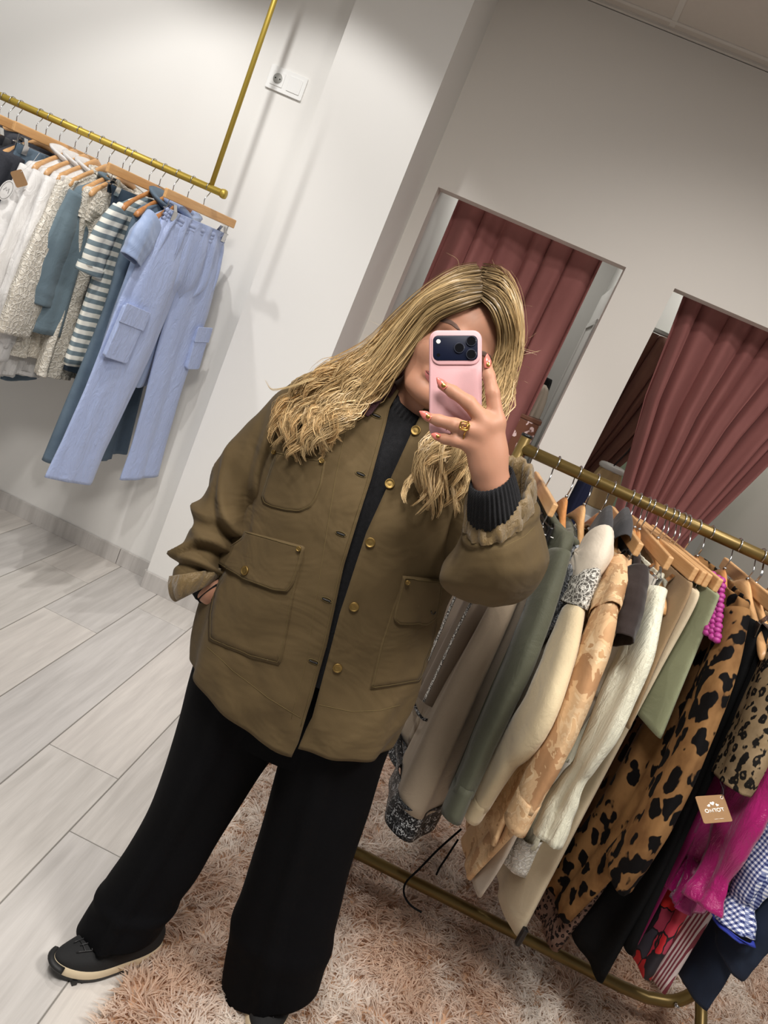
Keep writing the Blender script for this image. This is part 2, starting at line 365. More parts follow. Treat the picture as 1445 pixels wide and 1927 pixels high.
# velvet fitting-room curtains
def velvet(name, c, c2):
    t = NT(name); v = t.coord((1, 1, .6)); q = t.noise(v, 5, 5, .6, .5); t.col(t.mix(t.ramp(q.outputs[0], [(.3, (0, 0, 0, 1)), (.7, (1, 1, 1, 1))]), S(c), S(c2)))
    t.set(Roughness=.9); t.b.inputs['Sheen Weight'].default_value = .6; t.b.inputs['Sheen Roughness'].default_value = .4; t.b.inputs['Sheen Tint'].default_value = S(220, 150, 145)
    t.bump(t.noise(v, 60, 4).outputs[0], .12, .004); return t.m
M_velvet = velvet('rose_velvet', (150, 96, 92), (134, 82, 79)); M_velvet2 = velvet('brown_velvet', (126, 88, 74), (110, 74, 64))
def curtain(name, label, mat, zs, xl, xr, y, nf, amp, seed, zh=None):
    r = np.random.default_rng(seed); nu, nv = 160, 40; u = np.linspace(0, 1, nu); z = np.linspace(zs[0], zs[-1], nv)
    XL = np.interp(-z, -np.array(zs), xl); XR = np.interp(-z, -np.array(zs), xr); P = np.zeros((nv, nu, 3))
    uu = u + .018 * np.sin(2 * np.pi * (u * 2.3 + r.random())) + .012 * np.sin(2 * np.pi * (u * 5.1 + r.random()))
    for i in range(nv):
        h = i / (nv - 1); w = (XR[i] - XL[i]) / (xr[0] - xl[0]); ph = 2 * np.pi * nf * (uu + .01 * np.sin(3 * h + 7 * u))
        f = np.sin(ph) + .28 * np.sin(2 * ph + 1 + 6 * u) + .35 * np.sin(.5 * ph + 2)
        a = amp * (.55 + .45 * min(1, h * 5)) * min(1.5, 1 / max(.45, w))
        P[i, :, 0] = XL[i] + (XR[i] - XL[i]) * u + .3 * amp * np.cos(ph); P[i, :, 1] = y + a * f; P[i, :, 2] = z[i]
    t = root(name, label, 'curtain', (float(np.mean(xl)), y, zs[-1])); V, F = grid(P); mk('fabric', V, F, mat, t, solid=.004)
    rl = tube([(xl[0] - .06, y, zs[0] + .015), (xr[0] + .1, y, zs[0] + .015)], .012, 12); mk('curtain_rod', *rl, M_steel, t)
    return t
curtain('velvet_curtain', 'dusty rose velvet curtain hanging full width in the fitting room doorway behind her head', M_velvet, [2.075, .05], [-.55, -.55], [.155, .155], 3.62, 6.5, .03, 1)
curtain('velvet_curtain', 'dusty rose velvet curtain gathered to a narrow waist in the right-hand fitting room', M_velvet, [2.06, 1.6, 1.06, .75, .05], [.515, .57, .69, .76, .74], [1.36, 1.2, 1.04, 1.02, 1.06], 3.62, 8.5, .034, 4)
curtain('velvet_curtain', 'brown-red velvet curtain further back, seen left of the gathered rose one', M_velvet2, [1.915, 1.4, 1.0, .3], [.42, .43, .45, .47], [1.0, .82, .64, .62], 4.3, 7, .025, 9)
# things inside the cubicles
dp = struct('door_1', *box((.276, 4.15, 1.0), (.03, .7, 2.0)), M_grey); 
mk('moulding', *box((.258, 4.15, 1.82), (.012, .52, .03)), M_grey, dp, smooth=False, bev=.003)
for yy in (3.9, 4.4): mk('moulding', *box((.258, yy, 1.0), (.012, .03, 1.62)), M_grey, dp, smooth=False, bev=.003)
struct('wall_green_niche', *box((.98, 4.86, 1.0), (.7, .04, 1.9)), plain('sage_green_paint', (158, 176, 152), .7))
# clothes, box and bag glimpsed inside the fitting rooms
def blob(name, label, cat, part, mat, rows, seed=0):
    """draped cloth or bag: rows of (x, y, z, half width x, half depth y)"""
    r = np.random.default_rng(seed); R = spline(np.array(rows, float), 30); a = np.linspace(0, 6.283185, 49)[:-1]; t = root(name, label, cat, tuple(R[-1][:3])); ph = r.random(3) * 6.28
    P = np.array([np.stack([q[0] + q[3] * np.cos(a) * (1 + .07 * np.sin(5 * a + ph[0] + 2 * i / 30)), q[1] + q[4] * np.sin(a) * (1 + .12 * np.sin(7 * a + ph[1] - i / 30)), q[2] + 0 * a], 1) for i, q in enumerate(R)])
    V, F = grid(P, False, True); mk(part, V, F, mat, t, solid=.003); return t
M_cr = plain('cream_wool', (206, 194, 178), .9); M_bk = plain('black_wool', (26, 26, 28), .9); M_nv = plain('navy_cotton', (26, 32, 62), .9); M_straw = plain('woven_straw', (186, 158, 116), .8, bump=.5, bscale=220)
c1 = at(1018, 735, 3.78); 
blob('hung_jacket', 'cream jacket hanging inside the first fitting room, right of the curtain', 'jacket', 'body', M_cr, [(c1[0], c1[1], c1[2] + .03, .012, .02), (c1[0], c1[1], c1[2], .035, .06), (c1[0] + .0, c1[1], c1[2] - .12, .05, .09), (c1[0], c1[1], c1[2] - .45, .05, .1), (c1[0], c1[1], c1[2] - .62, .05, .1)], 1)
blob('hung_coat', 'black coat hanging behind the cream jacket in the first fitting room', 'coat', 'body', M_bk, [(c1[0] + .01, c1[1] + .22, c1[2] + .06, .012, .02), (c1[0] + .01, c1[1] + .22, c1[2] + .03, .03, .06), (c1[0] + .01, c1[1] + .22, c1[2] - .3, .045, .09), (c1[0] + .01, c1[1] + .22, c1[2] - .8, .05, .1)], 2)
c2 = at(985, 812, 3.7); bx_ = root('wooden_box', 'brown wooden box with pale blossom pattern beside the first curtain', 'box', c2)
tb_ = NT('blossom_print_wood'); vv_ = tb_.coord(); q_ = tb_.noise(vv_, 26, 2); tb_.col(tb_.mix(tb_.ramp(q_.outputs[0], [(.56, (0, 0, 0, 1)), (.6, (1, 1, 1, 1))]), S(112, 66, 44), S(236, 206, 204))); tb_.set(Roughness=.5)
mk('side', *box(c2 + (0, 0, -.06), (.1, .16, .24)), tb_.m, bx_, smooth=False, bev=.004); mk('lid', *box(c2 + (0, 0, .07), (.11, .17, .02)), plain('walnut_wood', (104, 62, 40), .5), bx_, smooth=False, bev=.003)
c3 = at(1150, 885, 4.0); t_ = blob('straw_bag', 'straw bag with a beaded silver rim inside the second fitting room', 'bag', 'bag_body', M_straw, [(c3[0], c3[1], c3[2], .055, .05), (c3[0], c3[1], c3[2] - .08, .075, .06), (c3[0], c3[1], c3[2] - .2, .08, .06)], 3)
mk('beaded_rim', *tube(np.c_[c3[0] + .055 * np.cos(np.linspace(0, 6.283, 40)), c3[1] + .05 * np.sin(np.linspace(0, 6.283, 40)), c3[2] + .012 + 0 * np.linspace(0, 1, 40)], .016, 8, caps=False), plain('silver_beads', (220, 218, 214), .3, bump=.9, bscale=260), t_)
mk('strap', *tube(spline([c3 + (.0, 0, .02), c3 + (.03, 0, .12), c3 + (.05, .0, .22)], 12), .003, 6), M_bk, t_)
c4 = at(1085, 945, 3.75); blob('navy_garment', 'navy garment hanging low between the brown curtain and the doorway edge', 'clothes', 'body', M_nv, [(c4[0], c4[1], c4[2] + .12, .02, .03), (c4[0], c4[1], c4[2] + .06, .04, .05), (c4[0], c4[1], c4[2] - .3, .05, .06)], 4)
c5 = np.array([c3[0] + .03, 4.02, c3[2] - .2]); cb_ = root('low_cabinet', 'pale grey low cabinet with drawers behind the gathered curtain', 'cabinet', (c5[0], c5[1], 0))
mk('carcass', *box((c5[0], c5[1] + .1, c5[2] / 2), (.5, .4, c5[2])), M_grey, cb_, smooth=False, bev=.004)
for k in range(3): mk('drawer', *box((c5[0], c5[1] - .108, c5[2] - .14 - .22 * k), (.46, .016, .19)), M_plast, cb_, smooth=False, bev=.003)
# ------------------------------------------------------------------ hangers and hanging clothes
M_wood = wood('honey_beech', (214, 170, 120), (194, 146, 96)); M_woodd = wood('orange_beech', (196, 138, 84), (168, 108, 60)); M_woodp = wood('pale_beech', (226, 180, 124), (206, 154, 98))
M_wire = metal('chrome_wire', (205, 205, 205), .18); M_black = plain('black_plastic_clip', (22, 22, 23), .4)
M_brass = metal('satin_brass', (192, 166, 74), .45, .08, .55); M_antique = metal('antique_gold_paint', (118, 98, 54), .38, .08, .55)
HALF = .2
def P3(x, z, y=0.): x = np.asarray(x, float); return np.stack([x, np.broadcast_to(np.asarray(y, float), x.shape), np.asarray(z, float) + 0 * x], -1)
class Hang:
    """a hook point on a rail plus the vertical plane the hanger lies in"""
    def __init__(s, p, yaw): s.p = np.array(p, float); s.yaw = yaw; s.dz = 0.; s.rz = -math.pi / 2 + yaw; s.d = np.array([math.cos(s.rz), math.sin(s.rz), 0]); s.nrm = np.array([-s.d[1], s.d[0], 0])
    def loc(s, px, py, y=0.):
        r = ray(px, py); t = ((s.p + s.nrm * y - CAM) @ s.nrm) / (r @ s.nrm); q = CAM + r * t - s.p
        return np.array([q @ s.d, q[2]])
    def root(s, name, label, cat, group=None): return root(name, label, cat, s.p + np.array([0, 0, 0 if cat == 'hanger' else s.dz]), s.rz, group, world=False)
def hook(R, drop=.075, rev=1):
    a = np.radians(np.linspace(-35, 185, 14)); pts = np.c_[np.cos(a) * R, 0 * a, np.sin(a) * R]
    tail = np.array([[-R * .95, 0, -.010], [-.006, 0, -.026], [.004, 0, -.04], [.001, 0, -.055], [0, 0, -drop]])
    p = spline(np.vstack([pts, tail]), 34); p[:, 0] *= rev; return tube(p, .0017, 6)
_cache = {}
def copy_to(src_root, H, label, group):
    r = src_root.copy(); link(r); r.location = H.p; r.rotation_euler = (0, 0, H.rz); r['label'] = label; r['group'] = group
    for c in list(src_root.children):
        d = c.copy(); link(d); d.parent = r
        for g in list(c.children): e = g.copy(); link(e); e.parent = d
    return r
def wood_hanger(H, R, label, group, m=None):
    m = m or M_wood; k = ('w', R, m.name); H.dz = -.03
    if k in _cache: return copy_to(_cache[k], H, label, group)
    r = H.root('wooden_hanger', label, 'hanger', group); _cache[k] = r
    mk('hook', *hook(R), M_wire, r)
    u = np.linspace(-1, 1, 41); a = np.abs(u)
    z = -.088 - .088 * a ** 1.25 - .01 * a ** 6; p = np.c_[u * HALF, .012 * a ** 2, z]
    ra = .0085 + .0145 * np.exp(-(a / .22) ** 2) + .0035 * np.exp(-((a - .93) / .1) ** 2); ra[[0, -1]] = .005; ra[[1, -2]] *= .92
    mk('arms', *tube(p, ra, 12, up=(0, 0, 1), rb=.0075 + 0 * u + .003 * np.exp(-((a - .93) / .12) ** 2)), m, r)
    mk('collar', *tube([(0, 0, -.06), (0, 0, -.066)], .004, 8, up=(1, 0, 0)), M_wire, r); return r
def clip_hanger(H, R, label, group, m=None, cm=None):
    m = m or M_woodp; k = ('c', R, m.name, cm.name if cm else '')
    if k in _cache: return copy_to(_cache[k], H, label, group)
    cm = cm or M_wire
    r = H.root('clip_hanger', label, 'hanger', group); _cache[k] = r
    mk('hook', *hook(R, .062), M_wire, r)
    mk('bar', *box((0, 0, -.078), (.40, .013, .032)), m, r, smooth=False, bev=.003)
    mk('rod', *tube(spline([(-.17, 0, -.092), (-.17, 0, -.118), (-.16, 0, -.124), (.16, 0, -.124), (.17, 0, -.118), (.17, 0, -.092)], 40), .0014, 6), M_wire, r)
    for sx in (-1, 1):
        b = MB()
        for sy in (-1, 1):
            b.add(*box((sx * .145, sy * .0185, -.138), (.022, .002, .032), Matrix.Rotation(-sy * .12, 3, 'X')))
            b.add(*box((sx * .145, sy * .013, -.112), (.016, .0018, .024), Matrix.Rotation(sy * .45, 3, 'X')))
        b.add(*tube([(sx * .145 - .012, 0, -.124), (sx * .145 + .012, 0, -.124)], .0042, 8)); b.build('clip', cm, r, smooth=False)
    return r
def rows_i(rows, n):
    rows = np.array(rows, float); return spline(rows, n) if len(rows) > 2 else resamp(rows, n)
def shell(name, mat, parent, rows, folds=5, amp=.012, seed=0, n=84, m=44, top=0., pw=.75, drift=.5, hem=0., solid=.0025, wob=0., lab=None, yo=0.):
    """rows: (z, x_far, x_near, half_thickness) from neck or waist to hem: a closed, flattened, rippled cloth tube"""
    r = np.random.default_rng(seed); R = rows_i(rows, m); t = np.linspace(0, 2 * np.pi, n, endpoint=False)
    c, s = np.cos(t), np.sin(t); cx = np.sign(c) * np.abs(c) ** pw; sy = np.sign(s) * np.abs(s) ** .8
    ph = r.random(6) * 6.28; kf = folds * (1 + .25 * (r.random(3) - .5)); P = np.zeros((m, n, 3))
    for i in range(m):
        z, xf, xn, th = R[i]; f = i / (m - 1); a = amp * (top + (1 - top) * min(1, f * 1.5) ** .8); hw = (xn - xf) / 2; x = (xn + xf) / 2 + hw * cx
        u = cx * .5 + drift * .1 * math.sin(2.2 * f + ph[5])
        rip = a * (np.sin(2 * np.pi * kf[0] * .5 * u + ph[0] + np.where(s > 0, 0, 1.3)) + .6 * np.sin(2 * np.pi * kf[1] * u + ph[1] + .8 * f) + .25 * np.sin(2 * np.pi * kf[2] * 1.9 * u + ph[2] - 1.5 * f))
        rip = rip * (1 - .55 * np.abs(cx) ** 6)
        P[i, :, 0] = x + .35 * a * np.sin(3 * t + ph[3] + 2 * f) * (np.abs(c) > .6); P[i, :, 1] = yo + max(th, .004) * sy + rip + wob * math.sin(3 * f + ph[4]); P[i, :, 2] = z + hem * f * np.sin(4 * u + ph[3])
    V, F = grid(P, False, True); return mk(name, V, F, mat, parent, solid=solid, label=lab)
SF = .72
def sleeve(name, mat, parent, pts, ra, rb, seed=0, amp=.0028, nf=7, n=22, m=40, cuff=None, lab=None):
    """tapered sleeve tube through local points; ra = half width in the hanger plane, rb = half thickness"""
    r = np.random.default_rng(seed); ph = r.random(6) * 6.28; p = spline(pts, m); k = np.linspace(0, 1, m)
    A = np.interp(k, np.linspace(0, 1, len(ra)), ra); B = np.interp(k, np.linspace(0, 1, len(rb)), rb) * SF
    def disp(u, th): return amp * (np.sin(nf * 1.6 * u + 2 * th + ph[0]) * .4 + np.sin(3 * th + ph[1] + 1.5 * u) * 1.1 + .8 * np.sin(6 * th + ph[3] + 2.5 * u) + .22 * np.sin(nf * 5 * u + th + ph[2])) * np.minimum(1, 4 * u)
    o = mk(name, *tube(p, A, n, up=(1, 0, 0), caps=False, rb=B, disp=disp), mat, parent, solid=.002, label=lab)
    if cuff:
        q = p[-1] + (p[-1] - p[-3]) / np.linalg.norm(p[-1] - p[-3]) * np.linspace(-.35, 1, 6)[:, None] * cuff
        mk('cuff', *tube(q, A[-1] * 1.06, n, up=(1, 0, 0), caps=False, rb=B[-1] * 1.08), mat, o, solid=.003)
    return o
def tubestrip(name, mat, parent, pts, r=.0012, lab=None): return mk(name, *tube(spline(pts, 24), r, 5), mat, parent, label=lab)
def placket(name, mat, parent, x, z0, z1, y): return mk(name, *box((x, y, (z0 + z1) / 2), (.03, .004, z0 - z1)), mat, parent, smooth=False, bev=.001)

# ---- left: brass rail hung from the ceiling in front of the left wall
YR = 2.75; ZR = at(200, 268, YR)[2]
rail = root('hanging_rail', 'brass clothes rail hung from the ceiling in front of the left wall', 'clothes rail', (-1.9, YR, ZR))
xe = at(420, 363, YR)[0]; xrod = at(398, 348, YR)[0]
mk('rail', *tube([(-2.75, YR, ZR), (xe, YR, ZR)], .0125, 18), M_brass, rail)
mk('suspension_rod', *tube([(xrod, YR, ZR), (xrod, YR, ZC)], .009, 14, up=(1, 0, 0)), M_brass, rail)
mk('suspension_rod', *tube([(-2.6, YR, ZR), (-2.6, YR, ZC)], .009, 14, up=(1, 0, 0)), M_brass, rail)
mk('end_cap', *tube([(xe - .006, YR, ZR), (xe + .004, YR, ZR), (xe + .012, YR, ZR), (xe + .014, YR, ZR)], [.0155, .017, .015, .006], 18), M_brass, rail)
mk('flange', *tube([(xrod, YR, ZC - .012), (xrod, YR, ZC)], .03, 20, up=(1, 0, 0)), M_brass, rail)
def LH(px, py, yaw=-.04): p = at(px, py, YR); return Hang((p[0], YR, ZR), yaw)
RL = .0155
gw = 'wooden hangers on the brass rail'; gc = 'clip hangers on the brass rail'
M_bluesatin = satin('ice_blue_satin', (172, 186, 222), (158, 173, 212)); M_bluesatin2 = satin('ice_blue_matte_satin', (156, 174, 208), (142, 160, 196), 18, .3, .45)
M_denim = denim('blue_denim', (84, 102, 118), (106, 124, 140)); M_denimd = denim('dark_blue_denim', (42, 58, 76), (62, 82, 100)); M_teal = cloth('dusty_teal_jersey', (110, 128, 138), (98, 116, 127), wr=.4)
M_white = cloth('white_cotton', (232, 230, 228), (222, 219, 216), sheen=.1, wr=.45); M_white2 = satin('white_washed_satin', (226, 224, 222), (214, 211, 208), 20, .5, .45)
M_greyk = knit('dark_grey_rib_knit', (58, 60, 68)); M_greyh = knit('mid_grey_melange', (74, 76, 84), 1400); M_greyj = denim('washed_black_denim', (50, 52, 56), (82, 84, 88)); M_greyp = cloth('charcoal_cotton', (52, 53, 55), wr=.3)
def lace(name, c, shadow, scale=70, holes=False):
    t = NT(name); v = t.coord(); d = t.noise(v, 20, 2); vv = t.add(v, t.mix(.9, d.outputs[1], (0, 0, 0, 1)))
    q = t.vor(v, scale, 'DISTANCE_TO_EDGE', 1); w = t.vor(v, scale * .28, 'F1', .7); rg = t.math('SINE', t.math('MULTIPLY', w.outputs[0], 30.))
    h = t.math('ADD', t.ramp(q.outputs[0], [(.02, (1, 1, 1, 1)), (.12, (0, 0, 0, 1))]), t.math('MULTIPLY', t.math('GREATER_THAN', rg, .45), .8))
    t.col(t.mix(t.math('MINIMUM', h, 1.), S(*shadow), S(*c))); t.set(Roughness=.85); t.bump(h, .8, .003)
    if holes: t.l(t.math('GREATER_THAN', t.math('ADD', h, t.ramp(t.noise(v, scale * .35, 1).outputs[0], [(.45, (0, 0, 0, 1)), (.55, (1, 1, 1, 1))])), .3), t.b.inputs['Alpha'])
    return t.m
M_lace = lace('ivory_lace', (232, 226, 214), (196, 188, 174), 60)
def stripe(name, a, b, period, axis='Z', duty=.5, wr=.35):
    t = NT(name); v = t.coord(); w = t.wave(v, .314 / period, axis, .4)
    w.inputs['Detail'].default_value = 1
    t.col(t.mix(t.ramp(w.outputs[1], [(duty - .04, (0, 0, 0, 1)), (duty + .04, (1, 1, 1, 1))]), S(*a), S(*b))); t.set(Roughness=.85); t.bump(t.noise(v, 16, 4).outputs[0], wr, .012); return t.m
M_tstripe = stripe('teal_white_stripe', (112, 128, 135), (226, 224, 214), .032, 'Z')

# L1 ice-blue cargo trousers on the outermost clip hanger
H = LH(394.7, 351, -.26); clip_hanger(H, RL, 'clip hanger holding the ice-blue satin trousers at the rail end', gc)
t = H.root('satin_trousers', 'ice-blue satin wide-leg cargo trousers clipped at the end of the brass rail', 'trousers')
Lc = lambda *p: H.loc(*p)
wz = -.125
hip = shell('hips', M_bluesatin, t, [(-.122, -.165, .165, .014), (-.15, -.167, .168, .016), (-.2, -.185, .185, .024), (-.33, -.2, .205, .03), (-.40, -.13, .13, .012)], 11, .007, 3, top=.8, m=36)
wb_ = MB(); 
for zz in (-.125, -.139, -.153): wb_.add(*tube(np.c_[.168 * np.cos(np.linspace(0, 6.283, 90)), .011 * np.sin(np.linspace(0, 6.283, 90)) + .0022 * np.sin(np.linspace(0, 6.283 * 28, 90)), zz + .02 * np.abs(np.sin(np.linspace(0, 6.283, 90))) * -1], .0085, 8, caps=False))
wb_.build('waistband', M_bluesatin, t)
for nm, pts, ra, sd in (('leg', [(.088, .004, -.16), (.105, .008, -.3), (.125, .01, -.44), (.14, .012, -.6), (.17, .015, -.8), (.205, .02, -1.0), (.225, .02, -1.135)], [.08, .108, .118, .118, .108, .104, .112], 1), ('leg', [(-.088, .004, -.16), (-.1, .002, -.3), (-.115, -.0, -.44), (-.13, -.004, -.6), (-.145, -.006, -.8), (-.165, -.01, -1.0), (-.175, -.01, -1.15)], [.08, .105, .112, .108, .098, .098, .108], 2)):
    sleeve(nm, M_bluesatin, t, pts, ra, [.016, .036, .038, .034, .03, .03, .036], sd, .006, 3, 44, 64)
def cargo(x, z, w, h, y, tilt):
    Rm = np.array(Matrix.Rotation(tilt, 3, 'Y')); c = np.array([x, y, z])
    a = rrect(w, h, .012); V, F = prism(np.c_[a[:, 0], 0 * a[:, 0], a[:, 1]] @ Rm.T + c, (0, -.012, 0), (0, .006, 0)); p = mk('cargo_pocket', V, F, M_bluesatin, t, smooth=False, bev=.003)
    b = rrect(w + .012, h * .36, .004); V, F = prism(np.c_[b[:, 0], 0 * b[:, 0], b[:, 1] + h * .36] @ Rm.T + c, (0, .005, 0), (0, .010, 0)); mk('pocket_flap', V, F, M_bluesatin, p, smooth=False, bev=.0015)
cargo(.215, -.565, .115, .19, .043, -.12); cargo(-.205, -.57, .075, .17, .03, .1)
# L2 ice-blue cap-sleeve blouse
H = LH(364, 337.5); wood_hanger(H, RL, 'wooden hanger inside the ice-blue blouse', gw, M_woodd)
t = H.root('blue_blouse', 'ice-blue cap-sleeve blouse with a drawcord hem behind the satin trousers', 'blouse')
shell('body', M_bluesatin2, t, [(-.085, -.06, .06, .022), (-.12, -.15, .15, .028), (-.165, -.205, .205, .034), (-.3, -.205, .215, .04), (-.5, -.2, .22, .045), (-.72, -.19, .215, .04), (-.74, -.16, .19, .03)], 6, .012, 5)
sleeve('cap_sleeve', M_bluesatin2, t, [(.185, .01, -.15), (.235, .02, -.21), (.262, .02, -.29)], [.05, .062, .05], [.035, .04, .036], 4, .003)
sleeve('cap_sleeve', M_bluesatin2, t, [(-.185, .01, -.15), (-.235, .02, -.21), (-.262, .02, -.29)], [.05, .062, .05], [.035, .04, .036], 6, .003)
mk('collar', *tube(spline([(-.06, .03, -.078), (0, .045, -.1), (.06, .03, -.078), (.06, -.03, -.07), (0, -.03, -.066), (-.06, -.03, -.07), (-.06, .03, -.078)], 40), .013, 8, rb=.02), M_bluesatin2, t)
tubestrip('drawcord', M_white, t, [(.2, .03, -.73), (.215, .04, -.8), (.205, .04, -.87), (.21, .04, -.93)], .0016)
mk('cord_stop', *uvs((.21, .04, -.937), (.009, .009, .007)), M_white, t)
# L3 long denim dress
H = LH(335.5, 327.6); wood_hanger(H, RL, 'wooden hanger inside the long denim dress', gw, M_woodd)
t = H.root('denim_dress', 'long blue denim dress hanging behind the ice-blue blouse, its hem showing between the trouser legs', 'dress')
shell('body', M_denim, t, [(-.085, -.07, .07, .02), (-.14, -.18, .18, .03), (-.3, -.19, .2, .035), (-.5, -.18, .19, .035), (-.9, -.23, .235, .05), (-1.07, -.25, .25, .06)], 4, .016, 11, lab=None)
mk('stand_collar', *tube(spline([(-.075, .03, -.09), (0, .05, -.1), (.075, .03, -.09), (.07, -.02, -.07), (0, -.03, -.06), (-.07, -.02, -.07), (-.075, .03, -.09)], 40), .009, 8, rb=.032), M_denim, t)
# L4 striped tee
H = LH(310, 317); wood_hanger(H, RL, 'wooden hanger inside the teal and white striped tee', gw, M_woodd)
t = H.root('striped_tee', 'teal and white striped short-sleeve tee with a turned sleeve', 'shirt')
shell('body', M_tstripe, t, [(-.085, -.075, .075, .02), (-.13, -.17, .17, .03), (-.17, -.215, .215, .034), (-.4, -.2, .215, .035), (-.72, -.21, .225, .04)], 5, .012, 14)
for sx in (1, -1): sleeve('sleeve', M_tstripe, t, [(sx * .2, .01, -.16), (sx * .235, .0, -.26), (sx * .25, .0, -.37)], [.045, .06, .066], [.03, .035, .035], 9, .004, cuff=.025)
# clip hanger with a dark denim piece
H = LH(290, 308, -.24); clip_hanger(H, RL, 'clip hanger with its bar end in front of the striped tee', gc)
t = H.root('denim_skirt', 'dark denim skirt clipped between the striped tee and the denim dress', 'skirt')
shell('body', M_denimd, t, [(-.125, -.16, .16, .014), (-.2, -.17, .13, .02), (-.5, -.18, .11, .03), (-.8, -.19, .11, .03)], 4, .008, 16)
# L5 dusty blue tee
H = LH(240, 286); wood_hanger(H, RL, 'wooden hanger whose knob shows at the dusty blue tee shoulder', gw)
t = H.root('blue_tee', 'dusty blue boxy tee with a wide drooping sleeve', 'shirt')
shell('body', M_teal, t, [(-.09, -.08, .08, .018), (-.13, -.16, .165, .028), (-.18, -.215, .215, .03), (-.4, -.22, .23, .035), (-.66, -.22, .235, .035)], 4, .012, 19)
for sx in (1, -1): sleeve('sleeve', M_teal, t, [(sx * .2, .0, -.17), (sx * .225, .0, -.32), (sx * .235, .0, -.48), (sx * .24, .0, -.56)], [.045, .06, .07, .075], [.03, .035, .036, .036], 12, .004)
mk('neckband', *tube(spline([(-.085, .022, -.088), (0, .034, -.112), (.085, .022, -.088), (.08, -.02, -.08), (0, -.028, -.075), (-.08, -.02, -.08), (-.085, .022, -.088)], 40), .007, 8, rb=.014), M_teal, t)
# white and ivory tops
def white_top(H, name, label, mat, seed, hw, hem, slp, ra, cuff, collar, hm=M_wood, hl='', thick=.034):
    wood_hanger(H, RL, hl, gw, hm); t = H.root(name, label, 'blouse')
    shell('body', mat, t, [(-.085, -.07, .07, .02), (-.125, -.15, .155, .03), (-.165, -.205, .21, thick), (-.4, -hw, hw + .01, thick), (hem + .02, -hw - .01, hw + .02, thick + .006), (hem, -hw - .01, hw + .02, thick + .006)], 6, .012, seed)
    for sx in (1, -1): sleeve('sleeve', mat, t, [(sx * p[0], p[1], p[2]) for p in slp], ra, [.03] + [.036] * (len(ra) - 2) + [.026], seed + 1, .006, cuff=cuff)
    if collar: mk('collar', *tube(spline([(-.07, .03, -.085), (0, .048, -.1), (.07, .03, -.085), (.065, -.02, -.07), (0, -.03, -.06), (-.065, -.02, -.07), (-.07, .03, -.085)], 40), .008, 8, rb=collar), mat, t)
    return t
t = white_top(LH(214, 274), 'lace_blouse', 'ivory lace blouse with ruffled neck and long lace sleeves', M_lace, 23, .21, -.76, [(.2, .01, -.165), (.265, .04, -.36), (.3, .05, -.54), (.315, .05, -.68)], [.05, .07, .085, .075], None, .0, M_wood, 'wooden hanger inside the ivory lace blouse')
rf = []
for k in range(3):
    a = np.linspace(0, 6.283, 120); rf.append(tube(np.c_[(.075 + .004 * k) * np.cos(a), .03 * np.sin(a) + .006 * np.sin(17 * a + k), -.078 - .014 * k - .012 * np.sin(a) + .004 * np.sin(23 * a)], .006, 6, caps=False))
m_ = MB(); [m_.add(*x) for x in rf]; m_.build('neck_ruffle', M_lace, t)
for a_, b_, c_ in ((.05, -.02, -.735), (.2, -.01, -.70)): tubestrip('ribbon_tie', M_black, t, [(a_, b_, c_ + .02), (a_ + .01, b_ - .01, c_ - .02), (a_ + .03, b_ - .01, c_ - .05), (a_ + .045, b_ - .01, c_ - .03)], .006)
white_top(LH(252.5, 291), 'lace_shirt', 'second ivory lace shirt just right of the lace blouse', M_lace, 27, .15, -.8, [(.15, .0, -.16), (.16, .0, -.2), (.165, .0, -.24)], [.04, .04, .036], None, .02, M_wood, 'wooden hanger behind the one in the lace blouse')
white_top(LH(193, 264), 'white_blouse', 'plain white blouse with full cuffed sleeves beside the lace blouse', M_white2, 31, .21, -.84, [(.2, .01, -.165), (.25, .04, -.36), (.275, .05, -.56), (.285, .05, -.74)], [.05, .07, .08, .045], .05, .02, M_wood, 'wooden hanger inside the plain white blouse')
white_top(LH(172, 254), 'white_shirt', 'white satin shirt with long sleeve hanging to a buttoned cuff', M_white2, 35, .22, -.86, [(.2, .01, -.165), (.27, .04, -.38), (.3, .05, -.58), (.31, .05, -.74)], [.052, .07, .08, .07], .05, .025, M_wood, 'wooden hanger inside the white satin shirt')
t = white_top(LH(150, 246), 'white_jacket', 'white cotton jacket with stand collar, leftmost of the white tops', M_white, 39, .215, -.78, [(.2, .01, -.165), (.26, .03, -.36), (.285, .04, -.55), (.295, .04, -.72)], [.055, .068, .068, .055], .06, .03, M_wood, 'wooden hanger inside the white cotton jacket', .04)
# jeans on clip hanger, dark knits
def trousers(H, name, label, mat, seed, hem, flare=.1, cat='trousers', waist=.165):
    t = H.root(name, label, cat)
    shell('hips', mat, t, [(-.126, -waist, waist, .016), (-.17, -waist - .008, waist + .008, .02), (-.3, -.2, .205, .032), (-.42, -.205, .215, .035)], 4, .006, seed, top=.5, m=24)
    for sx, y in ((1, .008), (-1, -.006)): sleeve('leg', mat, t, [(sx * .105, y, -.38), (sx * .11, y, -.6), (sx * .125, y, -.85), (sx * .135, y, hem)], [.105, flare, flare * .95, flare], [.032, .03, .028, .028], seed + sx, .005, 3, 30, 40)
    mk('waistband', *tube(np.c_[waist * 1.01 * np.cos(np.linspace(0, 6.283, 60)), .0185 * np.sin(np.linspace(0, 6.283, 60)), -.142 + 0 * np.linspace(0, 1, 60)], .003, 8, caps=False, rb=.019) if 0 else tube(np.c_[waist * 1.01 * np.cos(np.linspace(0, 6.283, 60)), .017 * np.sin(np.linspace(0, 6.283, 60)), -.142 + 0 * np.linspace(0, 1, 60)], .018, 8, caps=False, rb=.004), mat, t)
    return t
